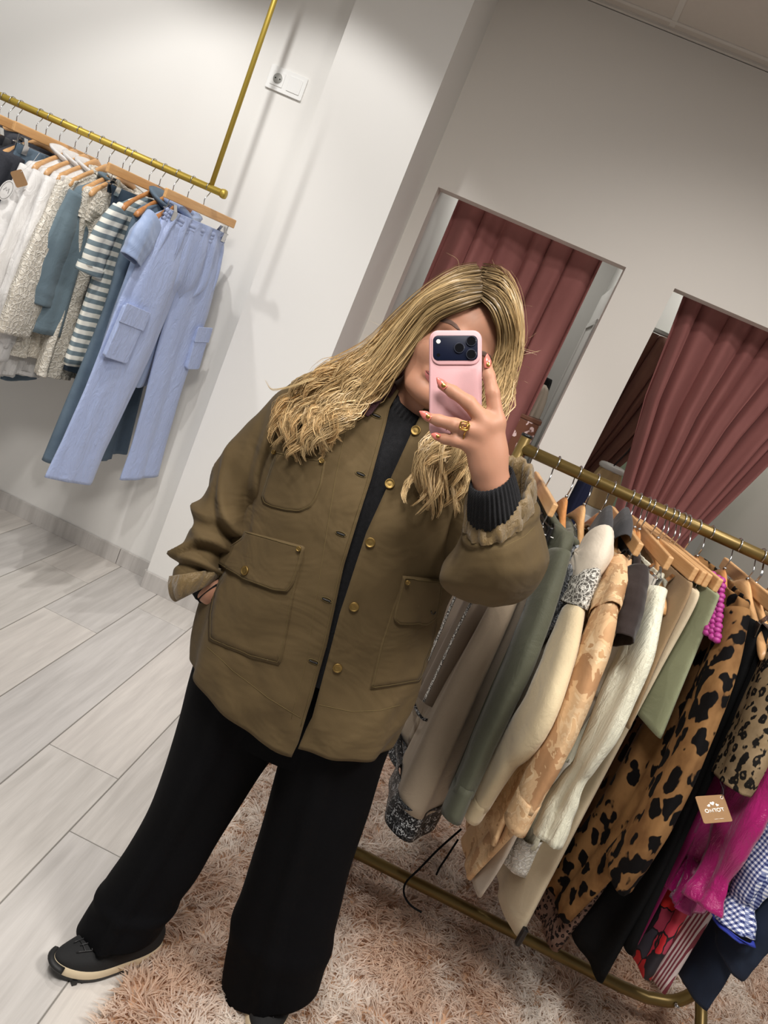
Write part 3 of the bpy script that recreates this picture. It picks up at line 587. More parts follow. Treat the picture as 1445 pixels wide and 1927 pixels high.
H = LH(121, 233  , -.22); clip_hanger(H, RL, 'clip hanger above the blue jeans, beside the white jacket', gc); trousers(H, 'blue_jeans', 'mid-blue jeans hanging between the white jacket and the dark grey sweater', M_denim, 43, -.98, .085)
H = LH(95, 221); wood_hanger(H, RL, 'wooden hanger inside the dark grey rib sweater', gw)
t = H.root('rib_sweater', 'dark grey ribbed sweater with a brown paper tag', 'sweater')
shell('body', M_greyk, t, [(-.08, -.08, .08, .03), (-.13, -.17, .17, .045), (-.18, -.215, .215, .05), (-.45, -.21, .22, .05), (-.72, -.2, .21, .05)], 3, .01, 47)
for sx in (1, -1): sleeve('sleeve', M_greyk, t, [(sx * .19, .01, -.16), (sx * .25, .03, -.3), (sx * .27, .035, -.55), (sx * .27, .035, -.7)], [.06, .068, .06, .05], [.045, .045, .04, .035], 48, .006, cuff=.05)
M_kraft = plain('kraft_card', (148, 114, 78), .8, var=.1, scale=120); M_ink = plain('dark_ink', (50, 36, 28), .8)
H0 = H
H = LH(77, 213  , -.22); clip_hanger(H, RL, 'clip hanger above the washed black jeans', gc); trousers(H, 'grey_jeans', 'washed black jeans with clipped waist left of the rib sweater', M_greyj, 51, -1.0, .085)
H = LH(40, 196); wood_hanger(H, RL, 'wooden hanger inside the grey zip hoodie', gw)
t = H.root('grey_hoodie', 'mid-grey melange hoodie, thick hood folded at the neck, far left', 'hoodie')
shell('body', M_greyh, t, [(-.085, -.085, .085, .035), (-.13, -.17, .17, .045), (-.18, -.215, .22, .05), (-.45, -.22, .23, .05), (-.7, -.21, .22, .05)], 3, .01, 53)
for sx in (1, -1): sleeve('sleeve', M_greyh, t, [(sx * .19, .01, -.16), (sx * .25, .03, -.3), (sx * .28, .035, -.55), (sx * .28, .035, -.7)], [.06, .07, .062, .05], [.045, .045, .04, .035], 55, .006, cuff=.05)
mk('hood', *tube(spline([(-.09, .045, -.1), (-.03, .07, -.09), (.05, .07, -.09), (.1, .04, -.1), (.07, -.03, -.07), (-.06, -.03, -.07), (-.09, .045, -.1)], 50), .028, 10), M_greyh, t)
H = LH(8, 181); wood_hanger(H, RL, 'wooden hanger at the frame edge, above the dark grey trousers', gw)
t = H.root('grey_cardigan', 'charcoal cardigan at the left end of the visible rail', 'cardigan')
shell('body', M_greyp, t, [(-.085, -.075, .075, .03), (-.13, -.17, .17, .04), (-.18, -.21, .215, .045), (-.45, -.21, .22, .05), (-.8, -.21, .22, .05)], 3, .01, 57)
for sx in (1, -1): sleeve('sleeve', M_greyp, t, [(sx * .19, .01, -.16), (sx * .25, .03, -.3), (sx * .27, .035, -.55), (sx * .275, .035, -.72)], [.055, .065, .055, .05], [.04, .04, .035, .03], 58, .006)
H = LH(25, 188  , -.22); clip_hanger(H, RL, 'clip hanger at the frame edge, left of the grey hoodie hanger', gc); trousers(H, 'grey_trousers', 'charcoal cotton trousers with tied ankle tapes below the white tops', M_greyp, 61, -.93, .08)
# paper tags
def tag(p, label, w, h, mat, R, name='price_tag', cord=None):
    t = root(name, label, 'tag', p); a = rrect(w, h, .006); V = np.c_[a[:, 0], 0 * a[:, 0], a[:, 1]] @ np.asarray(R).T
    mk('card', *prism(V + p, np.asarray(R) @ (0, -.0006, 0), np.asarray(R) @ (0, .0006, 0)), mat, t, smooth=False)
    if cord is not None: mk('string', *tube(spline(cord, 20), .0006, 5), M_white, t)
    return t
p = at(36, 336, 2.44); Rt = np.array(Matrix.Rotation(.5, 3, 'Z') @ Matrix.Rotation(.9, 3, 'Y'))
t1 = tag(p, 'brown kraft paper tag hanging on the dark grey sweater', .05, .038, M_kraft, Rt, cord=[p + Rt @ (-.016, -.001, .012), p + (.02, .01, .06), p + (.03, .02, .1)])
p = at(12, 358, 2.42); Rt = np.array(Matrix.Rotation(.5, 3, 'Z') @ Matrix.Rotation(.25, 3, 'Y'))
t2 = root('price_tag', 'white oval paper tag with a dark outline at the left edge', 'tag', p)
a = np.linspace(0, 6.283, 33)[:-1]; V = np.c_[.019 * np.cos(a), 0 * a, .036 * np.sin(a)] @ Rt.T + p; mk('card', *prism(V, Rt @ (0, -.0006, 0), Rt @ (0, .0006, 0)), M_white, t2, smooth=False)
a = np.linspace(0, 6.283, 41); mk('printed_line', *tube(np.c_[.0155 * np.cos(a), 0 * a - .001, .031 * np.sin(a)] @ Rt.T + p, .0005, 4, caps=False), M_dark, t2)
mk('printed_emblem', *tube(np.array([(-.008, -.001, -.004), (-.004, -.001, .008), (0, -.001, -.002), (.005, -.001, .01), (.008, -.001, -.006)]) @ Rt.T + p, .0006, 4), M_dark, t2)
# ------------------------------------------------------------------ right: rolling garment rack with crowded hangers
YK = 1.9; ZK = 1.331; RK = .0150
rack = root('garment_rack', 'antique-gold tubular garment rack standing on the shaggy rug, packed with clothes', 'clothes rack', (.6, YK, 0))
XL, XR = .095, 1.16
mk('rail', *tube([(XL + .004, YK, ZK), (XR, YK, ZK)], .0148, 20), M_antique, rack)
mk('base_bar', *tube(np.vstack([[(XL - .01, YK - .01, .36), (XL - .01, YK - .01, .2)], spline([(XL - .008, YK - .01, .17), (XL + .02, YK - .012, .128), (XL + .07, YK - .015, .118)], 8), [(.5, YK - .015, .118), (.97, YK - .016, .118)], spline([(1.04, YK - .014, .122), (1.11, YK - .01, .15), (1.15, YK - .005, .22), (XR, YK, .32)], 14), [(XR, YK, .45)]]), .0165, 18), M_antique, rack)
for x in (XL, XR): mk('post', *tube([(x - (.012 if x < .5 else 0), YK - (.008 if x < .5 else 0), .32), (x, YK, ZK + .03)], .0135, 16, up=(1, 0, 0)), M_antique, rack)
mk('end_plug', *tube([(XL, YK, ZK + .028), (XL, YK, ZK + .034)], .0138, 16, up=(1, 0, 0)), M_black, rack)
for x in (XL - .01, XR - .012):
    mk('leg', *tube(spline([(x, YK + .03, .21), (x, YK - .05, .2), (x + .008, YK - .14, .13), (x + .012, YK - .2, .06), (x + .012, YK - .24, .02)], 24), .0155, 16, up=(1, 0, 0)), M_antique, rack)
    mk('leg', *tube(spline([(x, YK, .21), (x, YK + .08, .2), (x, YK + .17, .12), (x, YK + .27, .02)], 24), .0155, 16, up=(1, 0, 0)), M_antique, rack)
ms = MB()
for p in ((1.105, YK - .027, .155), (1.166, YK - .017, .3)):
    a, b = np.array(p), np.array(p) + (0, -.012, 0); ms.add(*tube([a, b], .006, 8, up=(0, 0, 1))); ms.add(*uvs(b, (.007, .004, .007), 10, 6))
ms.build('screw', M_wire, rack)

def RH(px, py, yaw=.1): p = at(px, py, YK); return Hang((p[0], YK, ZK), yaw)
def RX(x, yaw=.1): return Hang((x, YK, ZK), yaw)
gwr = 'wooden hangers on the gold rack'; gcr = 'clip hangers on the gold rack'
def wh(H, lab, m=None): return wood_hanger(H, RK + .003, lab, gwr, m or M_wood)
def ch(H, lab, cm=None): return clip_hanger(H, RK + .003, lab, gcr, M_wood, cm or M_wire)
# fabrics
def camo(name):
    t = NT(name); v = t.coord(); q = t.noise(v, 13, 4, .6, .5); q2 = t.noise(v, 5, 3)
    t.col(t.mix(t.ramp(q2.outputs[0], [(.4, (0, 0, 0, 1)), (.6, (1, 1, 1, 1))]), t.ramp(q.outputs[0], [(0, (176, 132, 92)), (.44, (214, 178, 136)), (.53, (226, 196, 156)), (.6, (188, 146, 102))], 'CONSTANT'), t.ramp(q.outputs[0], [(0, (206, 168, 126)), (.5, (160, 118, 78)), (.58, (218, 184, 142))], 'CONSTANT')))
    t.set(Roughness=.9); t.bump(t.noise(v, 20, 4).outputs[0], .3, .012); return t.m
def sequin(name):
    t = NT(name); v = t.coord(); d = t.noise(v, 6, 2); w = t.wave(t.coord((1, 0, .12)), 10, 'X', 1.5); line = t.ramp(w.outputs[1], [(.9, (0, 0, 0, 1)), (.96, (1, 1, 1, 1))])
    b = t.vor(v, 260, 'F1', .3); bead = t.math('LESS_THAN', b.outputs[0], .5); m = t.math('MULTIPLY', line, 1.)
    sp = t.noise(v, 420, 1); t.col(t.mix(m, S(152, 136, 120), t.mix(t.math('GREATER_THAN', sp.outputs[0], .5), S(70, 66, 64), S(225, 222, 216))))
    t.l(t.math('MULTIPLY', m, .75), t.b.inputs['Metallic']); t.l(t.math('SUBTRACT', .75, t.math('MULTIPLY', m, .45)), t.b.inputs['Roughness'])
    t.bump(t.math('MULTIPLY', m, t.math('ADD', bead, .3)), .8, .003); return t.m
def beadband(name):
    t = NT(name); v = t.coord((1, 0, 1), (0, .785, 0)); c = t.n('ShaderNodeTexChecker'); c.inputs['Scale'].default_value = 62; t.l(v, c.inputs[0])
    b = t.vor(t.coord(), 300, 'F1', .2); sp = t.noise(t.coord(), 240, 1); dot = t.math('GREATER_THAN', sp.outputs[0], .53)
    t.col(t.mix(t.math('MULTIPLY', t.math('ADD', t.math('MULTIPLY', c.outputs[1], .8), .15), dot), S(26, 26, 28), S(186, 188, 190))); t.set(Roughness=.28, Metallic=.5); t.bump(b.outputs[0], .9, .003); return t.m
def floral(name):
    t = NT(name); v = t.coord((1, 1, .55), (0, .5, 0)); d = t.noise(v, 14, 3); vv = t.add(v, t.mix(.94, d.outputs[1], (0, 0, 0, 1))); q = t.vor(vv, 26, 'F1'); e = t.vor(vv, 26, 'DISTANCE_TO_EDGE')
    pet = t.ramp(t.math('FRACT', t.math('MULTIPLY', q.outputs[1], 3.7)), [(0, (200, 36, 44)), (.3, (172, 60, 84)), (.5, (34, 30, 38)), (.62, (214, 44, 40)), (.78, (64, 62, 74)), (.9, (190, 50, 70))], 'CONSTANT')
    t.col(t.mix(t.ramp(e.outputs[0], [(.03, (1, 1, 1, 1)), (.05, (0, 0, 0, 1))]), pet, S(26, 22, 28))); t.set(Roughness=.7); t.bump(t.noise(v, 18, 3).outputs[0], .3, .012); return t.m
def gingham(name):
    t = NT(name); a = t.wave(t.coord(), .314 / .009, 'X', .3); b = t.wave(t.coord(), .314 / .009, 'Z', .3)
    x = t.math('ADD', t.math('GREATER_THAN', a.outputs[1], .5), t.math('GREATER_THAN', b.outputs[1], .5))
    t.col(t.ramp(t.math('MULTIPLY', x, .5), [(0, (228, 230, 238)), (.25, (128, 138, 176)), (.75, (38, 48, 104))], 'CONSTANT')); t.set(Roughness=.85); t.bump(t.noise(t.coord(), 22, 3).outputs[0], .3, .01); return t.m
M_seq = sequin('beaded_taupe_mesh'); M_band = beadband('black_silver_beading'); M_beige = cloth('beige_suiting', (176, 158, 136), (166, 148, 127)); M_olive = cloth('olive_lyocell', (84, 85, 69), (76, 77, 62), rough=.7, wr=.4)
M_cream = cloth('cream_fleece', (218, 200, 164), (208, 188, 152), sheen=.3, wr=.4); M_cream2 = cloth('oat_jersey', (226, 214, 196), (218, 205, 186)); M_camo = camo('tan_camouflage'); M_brown = cloth('espresso_cotton', (48, 38, 36), (42, 33, 31))
M_taupe = cloth('taupe_cotton', (186, 172, 156), (176, 162, 146)); M_ivory = cloth('ivory_gauze', (232, 230, 210), (224, 221, 198), wr=.6, wrs=30, stretch=(3, 3, .5)); M_offw = cloth('off_white_twill', (222, 218, 208), (214, 209, 198)); M_tan = cloth('tan_linen', (156, 130, 98), (146, 120, 89), wb=.5)
M_creamt = cloth('cream_canvas', (206, 190, 162), (198, 181, 152)); M_sage = cloth('sage_twill', (142, 146, 116), (134, 138, 108)); M_beads = plain('magenta_cord', (160, 48, 126), .5); M_leo = leopard('large_leopard', (140, 104, 66), (110, 78, 48), (13, 11, 12), 27)
M_leos = leopard('brown_small_leopard', (120, 96, 84), (104, 82, 72), (26, 20, 20), 95, True); M_leot = leopard('tan_small_leopard', (146, 126, 98), (132, 112, 84), (26, 24, 22), 52, True); M_blk = cloth('black_crepe', (13, 13, 14), (10, 10, 11), wr=.2, sheen=0, spec=.12); M_mag = satin('magenta_satin', (168, 12, 104), (138, 6, 84), 22, .6, .3)
M_mag2 = cloth('deep_magenta_jersey', (150, 22, 92), (138, 18, 84)); M_flor = floral('red_petal_print'); M_rstripe = stripe('burgundy_white_stripe', (124, 52, 64), (206, 192, 190), .0075, 'X'); M_ging = gingham('navy_gingham'); M_navy = denim('navy_denim', (18, 30, 50), (28, 44, 68)); M_blue = plain('royal_blue_trim', (36, 52, 150), .8)
M_char = cloth('charcoal_jersey', (62, 61, 63), (56, 55, 57)); M_crochet = lace('pale_grey_crochet', (190, 192, 196), (120, 124, 130), 90); M_croc2 = lace('white_crochet', (232, 228, 218), (96, 92, 86), 110); M_wlace = lace('white_cotton_lace', (238, 236, 230), (206, 202, 192), 80)
M_leath = plain('black_leather', (18, 18, 19), .3, bump=.2)

TH = 1.
def body(t, H, mat, near, far=.2, th=.035, folds=5, amp=.012, seed=0, ztop=-.1, xtop=.08, name='body', bottom=None, m=44):
    """shell whose near edge follows the given image points on the hanger's plane; bottom = list of extra far half-widths"""
    rows = [(ztop, -xtop, xtop, th * .55)]; n = len(near)
    for k, p in enumerate(near):
        x, z = H.loc(*p); z -= H.dz; f = far if np.isscalar(far) else far[k]; rows.append((z, -f, x, TH * (th if np.isscalar(th) else th[k])))
    return shell(name, mat, t, rows, folds, amp * min(1, TH * 1.2), seed, m=m)
def slv(t, H, mat, mid, ra, rb, seed, y=-.012, name='sleeve', **k):
    pts = []
    for q in mid: x, z = H.loc(q[0], q[1], y); pts.append((x, y, z - H.dz))
    return sleeve(name, mat, t, pts, ra, rb, seed, **k)

# 1 sequinned kimono
H = RH(1012, 843); wh(H, 'wooden hanger nearest the rack corner, its arm end peeking out by the raised cuff')
t = H.root('beaded_kimono', 'taupe mesh kimono striped with silver beads, half hidden by the jacket', 'kimono')
body(t, H, M_seq, [(975, 985), (930, 1070), (899, 1144), (807, 1329)], [.2, .22, .24, .24], .04, 5, .012, 101)
mk('hem_trim', *tube(np.c_[.0 + .235 * np.cos(np.linspace(0, 6.283, 60)), .045 * np.sin(np.linspace(0, 6.283, 60)), 0 * np.linspace(0, 1, 60) + H.loc(800, 1332)[1] - H.dz], .004, 6, caps=False), M_band, t)
# beige underskirt of the kimono
H = RX(.150); t = H.root('beige_slip', 'beige slip dress with dark hem just below the beaded kimono', 'dress')
body(t, H, M_beige, [(930, 1070), (860, 1200), (775, 1400)], [.2, .22, .23], .03, 4, .01, 103)
mk('hem_trim', *tube(np.c_[.225 * np.cos(np.linspace(0, 6.283, 60)), .035 * np.sin(np.linspace(0, 6.283, 60)), 0 * np.linspace(0, 1, 60) + H.loc(770, 1405)[1] - H.dz], .009, 6, caps=False), M_band, t)
# 2 clip hanger: black coated trousers; beige skirt with beaded hem
H = RH(1054, 860, .09); ch(H, 'clip hanger with pale bar nearest the rack corner', M_black)
t = H.root('beige_skirt', 'long flared beige skirt with a black and silver beaded hem', 'skirt')
nb = [H.loc(*p) for p in ((1000, 1040), (964, 1144), (870, 1350), (785, 1540))]
rows = [(-.13, -.15, .10, .014)] + [(z, -f, x, th) for (x, z), f, th in zip(nb, (.18, .2, .24, .27), (.025, .035, .05, .06))]
shell('body', M_beige, t, rows, 4, .014, 107); e = rows[-1]
shell('beaded_hem', M_band, t, [(e[0] + .012, e[1] - .002, e[2] + .002, e[3] + .002), (e[0] - .058, e[1] - .012, e[2] + .008, e[3] + .006)], 4, .014, 107, top=1, m=8)
H2 = RX(.205); t = H2.root('black_trousers', 'black coated trousers with white waist stitching peeking out beside the raised cuff', 'trousers')
shell('hips', M_leath, t, [(-.115, -.17, .19, .014), (-.2, -.18, .2, .016), (-.30, -.19, .19, .014)], 3, .006, 109)
tubestrip('stitching', M_white, t, [(.192, .012, -.135), (.18, -.018, -.137), (.1, -.019, -.14), (-.05, -.019, -.14)], .0012)
# 3 olive jacket over a charcoal hoodie
H = RX(.232, .1); t = H.root('charcoal_hoodie', 'charcoal hoodie just left of the olive jacket shoulder', 'hoodie'); H.dz = -.03; t.location.z -= .03
body(t, H, M_char, [(1045, 985), (1010, 1100), (930, 1280)], .2, .03, 4, .01, 111)
H = RH(1094, 879, 0.1); wh(H, 'dark wooden hanger inside the olive jacket', M_woodd)
t = H.root('olive_jacket', 'soft olive green jacket with two long hanging sleeves', 'jacket')
body(t, H, M_olive, [(1068, 1008), (1040, 1085), (960, 1270), (848, 1500)], [.2, .21, .22, .22], .032, 4, .012, 113, xtop=.09)
slv(t, H, M_olive, [(1052, 1040), (1022, 1120), (975, 1245), (915, 1380), (868, 1490)], [.05, .066, .064, .056, .044], [.03, .036, .036, .034, .028], 115, y=-.012, cuff=.055)
mk('collar', *tube(spline([(-.1, .035, -.1), (0, .05, -.115), (.11, .035, -.11), (.1, -.02, -.09), (0, -.03, -.08), (-.1, -.02, -.09), (-.1, .035, -.1)], 40), .012, 10, rb=.026), M_olive, t)
TH = .5
# blue-grey crochet top
H = RX(.292, .1); wh(H, 'wooden hanger hidden behind the olive jacket, holding the grey crochet top')
t = H.root('crochet_top', 'blue-grey crochet top squeezed between the olive jacket and the cream sweater', 'shirt')
body(t, H, M_crochet, [(1095, 1050), (1100, 1100), (1060, 1150), (985, 1260), (920, 1400)], [.19, .2, .2, .2, .2], .03, 5, .012, 117)
TH = .45
# 4 cream sweater with crochet shoulder trim and fringe
H = RH(1158, 909, 0.03); wh(H, 'wooden hanger with its hump above the cream hooded sweater', M_woodd)
t = H.root('cream_sweater', 'cream fleece sweater with an openwork shoulder strip and fringe', 'sweater')
body(t, H, M_cream, [(1112, 1045), (1085, 1130), (1010, 1290), (950, 1430), (885, 1530)], [.2, .21, .21, .22, .22], .034, 4, .012, 119)
slv(t, H, M_cream, [(1078, 1150), (1055, 1230), (1012, 1340), (965, 1400), (905, 1500)], [.045, .066, .082, .07, .045], [.03, .038, .042, .036, .03], 121, y=-.012, cuff=.04)
slv(t, H, M_croc2, [(1110, 1062), (1100, 1100), (1082, 1142)], [.052, .05, .05], [.034, .036, .036], 122, y=-.012, name='openwork_strip')
slv(t, H, M_cream2, [(1122, 1020), (1115, 1050), (1098, 1078)], [.06, .075, .07], [.04, .05, .046], 123, y=-.012, name='folded_hood')
fr = MB(); c0 = H.loc(1080, 1142, .03)
for k in range(70):
    a = k / 70 * 6.283; b = np.array([c0[0] + .052 * math.cos(a), .03 + .038 * math.sin(a), c0[1] - H.dz]); fr.add(*tube(spline([b, b + (.004 * math.cos(a), .004 * math.sin(a), -.012), b + (.005 * math.cos(a) + rng.normal(0, .003), .005 * math.sin(a), -.03 - .008 * rng.random())], 4), [.0012, .0012, .001, .0006], 4))
o = fr.build('fringe', M_white, t); o['kind'] = 'stuff'
slv(t, H, M_char, [(1128, 985), (1126, 1010), (1122, 1030)], [.055, .06, .06], [.02, .025, .03], 124, y=.0, name='neck_lining', amp=.0003)
# 5 camouflage jacket and matching shirt
H = RH(1192, 927, 0.03); wh(H, 'wooden hanger inside the tan camouflage jacket')
t = H.root('camouflage_jacket', 'tan camouflage denim jacket with a seamed shoulder and cuffed sleeve', 'jacket')
body(t, H, M_camo, [(1160, 1050), (1128, 1130), (1055, 1300), (985, 1450), (925, 1590)], [.2, .21, .22, .22, .22], .036, 4, .012, 127)
slv(t, H, M_camo, [(1138, 1150), (1115, 1230), (1075, 1330), (1035, 1420), (990, 1510)], [.046, .062, .062, .056, .048], [.03, .038, .038, .034, .03], 129, y=-.012, cuff=.05)
slv(t, H, M_camo, [(1150, 1075), (1148, 1110), (1137, 1155)], [.05, .056, .052], [.032, .038, .036], 130, y=-.012, name='shoulder_yoke')
slv(t, H, M_char, [(1160, 990), (1162, 1015), (1158, 1035)], [.055, .062, .06], [.02, .026, .03], 131, y=0, name='neck_lining', amp=.0003)
mk('collar', *tube(spline([(-.09, .03, -.1), (0, .045, -.115), (.13, .03, -.12), (.12, -.02, -.1), (0, -.03, -.08), (-.09, -.02, -.09), (-.09, .03, -.1)], 40), .01, 10, rb=.024), M_camo, t)
H = RH(1206, 932, 0.04); ch(H, 'clip hanger with its bar over the camouflage jacket')
t = H.root('camouflage_shirt', 'second tan camouflage piece, its edge right of the camouflage jacket', 'shirt')
nb = [H.loc(*p) for p in ((1182, 1060), (1160, 1170), (1085, 1345), (990, 1530), (880, 1655))]
shell('body', M_camo, t, [(-.125, -.16, .16, .014)] + [(z, -f, x, .014) for (x, z), f in zip(nb, (.19, .2, .21, .21, .22))], 5, .006, 133)
def wl(H, p): q = np.asarray(p) - H.p; return (q @ H.d, q @ H.nrm, q[2])
tubestrip('tie_strap', M_blk, t, [wl(H, at(x_, y_, Y_)) for x_, y_, Y_ in ((868, 1560, 1.74), (825, 1598, 1.72), (790, 1634, 1.71), (764, 1660, 1.71), (760, 1682, 1.70), (772, 1703, 1.69), (793, 1717, 1.68))], .0028)
tubestrip('tie_strap', M_blk, t, [wl(H, at(x_, y_, Y_)) for x_, y_, Y_ in ((862, 1580, 1.74), (838, 1617, 1.73), (828, 1632, 1.73), (821, 1646, 1.73))], .0028)
# brown short-sleeve top
H = RH(1221, 942, 0.08); wh(H, 'wooden hanger inside the dark brown top', M_woodd)
t = H.root('brown_top', 'dark espresso short-sleeve top with a pointed sleeve hem', 'shirt')
body(t, H, M_brown, [(1203, 1052), (1180, 1130), (1130, 1225), (1080, 1330)], .2, .032, 4, .01, 137)
slv(t, H, M_brown, [(1196, 1075), (1180, 1140), (1160, 1205)], [.04, .058, .066], [.03, .034, .034], 139, y=-.012)
# taupe dress
H = RH(1232, 943, 0.05); wh(H, 'wooden hanger inside the long taupe dress', M_woodd)
t = H.root('taupe_dress', 'long greige cotton dress showing as a narrow strip left of the ivory blouse', 'dress')
body(t, H, M_taupe, [(1195, 1080), (1150, 1200), (1060, 1390), (960, 1600), (905, 1690)], [.2, .2, .21, .22, .22], .036, 4, .014, 141)
# off-white trousers
H = RH(1253, 953, 0.07); ch(H, 'clip hanger with bar end above the off-white trousers')
trousers(H, 'off_white_trousers', 'off-white twill trousers with belt loops, clipped beside the ivory blouse', M_offw, 143, -.6, .08)
# ivory blouse
H = RH(1267, 960, 0.12); wh(H, 'wooden hanger with its knob end hanging bare above the tan skirt')
t = H.root('ivory_blouse', 'sheer ivory blouse with gathered bell sleeves and lace hem', 'blouse')
body(t, H, M_ivory, [(1245, 1090), (1195, 1190), (1120, 1330), (1050, 1480), (1000, 1600)], [.19, .2, .2, .2, .2], .036, 7, .014, 147)
slv(t, H, M_ivory, [(1232, 1110), (1195, 1230), (1135, 1370), (1090, 1450), (1058, 1505), (1028, 1575)], [.04, .06, .058, .03, .05, .062], [.03, .036, .034, .022, .032, .036], 149, y=-.012, amp=.007)
nb = [H.loc(*p) for p in ((1005, 1590), (970, 1645))]
shell('lace_hem', M_wlace, t, [(z - H.dz, -.205, x + .004, .042) for x, z in nb], 7, .014, 147, top=1, m=8)
# tan skirt, cream trousers, sage shorts on clip hangers
H = RH(1275.5, 963, 0.22); ch(H, 'clip hanger holding the tan linen skirt')
t = H.root('tan_skirt', 'short tan linen skirt left of the cream trousers', 'skirt')
nb = [H.loc(*p) for p in ((1300, 1105), (1240, 1235), (1182, 1372))]
shell('body', M_tan, t, [(-.128, -.15, .16, .013)] + [(z, -f, x, .012) for (x, z), f in zip(nb, (.17, .19, .2))], 3, .004, 151)
H = RH(1288, 970, 0.22); ch(H, 'clip hanger holding the cream canvas trousers')
t = H.root('cream_trousers', 'long cream canvas trousers reaching almost to the rack base', 'trousers')
nb = [H.loc(*p) for p in ((1312, 1125), (1240, 1260), (1175, 1380), (1070, 1580), (975, 1762))]
shell('body', M_creamt, t, [(-.128, -.15, .165, .014)] + [(z, -f, x, th) for (x, z), f, th in zip(nb, (.16, .18, .18, .19, .19), (.014, .016, .02, .022, .026))], 3, .006, 153)
x, z = nb[-1]; mk('hem_clip', *box((x + .012, 0, z + .012), (.016, .012, .05)), M_black, t, smooth=False, bev=.003)
mk('waistband', *tube(np.c_[.006 + .163 * np.cos(np.linspace(0, 6.283, 60)), .017 * np.sin(np.linspace(0, 6.283, 60)), -.143 + 0 * np.linspace(0, 1, 60)], .017, 8, caps=False, rb=.004), M_creamt, t)
H = RH(1317, 981, 0.22); ch(H, 'clip hanger holding the sage green shorts', M_wire)
t = H.root('sage_shorts', 'tailored sage green wide-leg shorts clipped right of the cream trousers', 'shorts')
nb = [H.loc(*p) for p in ((1349, 1118), (1343, 1145), (1295, 1260), (1242, 1390))]
shell('body', M_sage, t, [(-.122, -.15, .158, .013)] + [(z, -f, x, th) for (x, z), f, th in zip(nb, (.155, .16, .19, .2), (.014, .014, .016, .018))], 2, .004, 157)
mk('waistband', *tube(np.c_[.006 + .165 * np.cos(np.linspace(0, 6.283, 60)), .019 * np.sin(np.linspace(0, 6.283, 60)), -.142 + 0 * np.linspace(0, 1, 60)], .02, 8, caps=False, rb=.003), M_sage, t)
H = RH(1296.5, 974, 0.23); ch(H, 'clip hanger with bar squeezed between the cream trousers and sage shorts hangers')
t = H.root('khaki_shorts', 'khaki shorts mostly hidden between the cream trousers and sage shorts', 'shorts')
shell('body', M_tan, t, [(-.125, -.15, .15, .013), (-.3, -.18, .17, .024), (-.45, -.19, .17, .028)], 2, .006, 159)
# corded magenta top
H = RH(1342, 993, 0.14); wh(H, 'dark wooden hanger in the magenta corded top', M_woodd)
t = H.root('corded_top', 'magenta halter top of knotted cord straps over the wooden hanger', 'shirt')
cb = MB()
for col_ in range(3):
    for k in range(13):
        f = k / 12; x0_, z0_ = H.loc(1362 - 4 * (1 - f) + -14 * f, 1092 + 112 * f, .0); cb.add(*uvs((x0_ - .013 * col_ + .005 * ((k + col_) % 2), .0 - .006 * col_, z0_ - H.dz), (.0095, .0095, .0078), 8, 5))
cb.build('cord_strap', M_beads, t)
shell('body', M_mag2, t, [(-.2, -.17, .15, .02), (-.3, -.18, .15, .02), (-.4, -.18, .15, .02)], 4, .006, 163)
TH = .6
# leopard dress
H = RH(1394, 1017, 0.06); wh(H, 'reddish wooden hanger in the leopard dress', M_woodd)
t = H.root('leopard_dress', 'brown leopard-print midi dress with a frilled lower sleeve', 'dress')
body(t, H, M_leo, [(1400, 1130), (1370, 1200), (1290, 1400), (1180, 1600), (1060, 1735)], [.19, .2, .22, .23, .24], .042, 5, .016, 167, xtop=.085)
slv(t, H, M_leo, [(1385, 1150), (1345, 1280), (1285, 1430), (1220, 1560), (1165, 1640)], [.045, .062, .06, .062, .066], [.03, .038, .036, .038, .042], 169, y=-.012)
H = RX(.672, .12); t = H.root('small_leopard_dress', 'brown small-spot leopard dress, its hem below the large leopard dress', 'dress'); H.dz = 0
body(t, H, M_leos, [(1390, 1190), (1270, 1440), (1150, 1640), (1040, 1790)], [.2, .22, .23, .24], .042, 5, .014, 171)
# black dress
H = RH(1438, 1036, 0.16); wh(H, 'wooden hanger with its bare knob end in front of the black dress')
t = H.root('black_dress', 'long plain black dress right of the leopard dress', 'dress')
body(t, H, M_blk, [(1425, 1200), (1345, 1400), (1250, 1620), (1125, 1850)], [.19, .21, .24, .26], .045, 4, .016, 173)
H = RX(.737, 0.18); wh(H, 'wooden hanger with a grey strap looped over its bare knob end, at the frame edge')
t = H.root('black_camisole', 'black strappy top whose grey strap loops over the last visible hanger', 'shirt')
body(t, H, M_blk, [(1445, 1200), (1380, 1380), (1300, 1560), (1190, 1800)], [.19, .21, .22, .23], .03, 4, .012, 177)
tubestrip('strap', M_char, t, [(.1, .014, -.09), (.15, .016, -.125), (.165, -.016, -.135), (.12, -.02, -.2), (.08, -.02, -.32)], .003)
# tan leopard blouse
H = RX(.77, 0.16); wh(H, 'wooden hanger just outside the frame, inside the tan leopard blouse')
t = H.root('tan_leopard_blouse', 'tan small leopard blouse with a loose sleeve above the paper tag', 'blouse')
body(t, H, M_leot, [(1480, 1190), (1400, 1340), (1330, 1460), (1262, 1600)], [.19, .2, .21, .21], .03, 5, .01, 179)
slv(t, H, M_leot, [(1470, 1220), (1440, 1320), (1400, 1420), (1375, 1475)], [.045, .065, .07, .062], [.03, .04, .042, .04], 181, y=-.02)
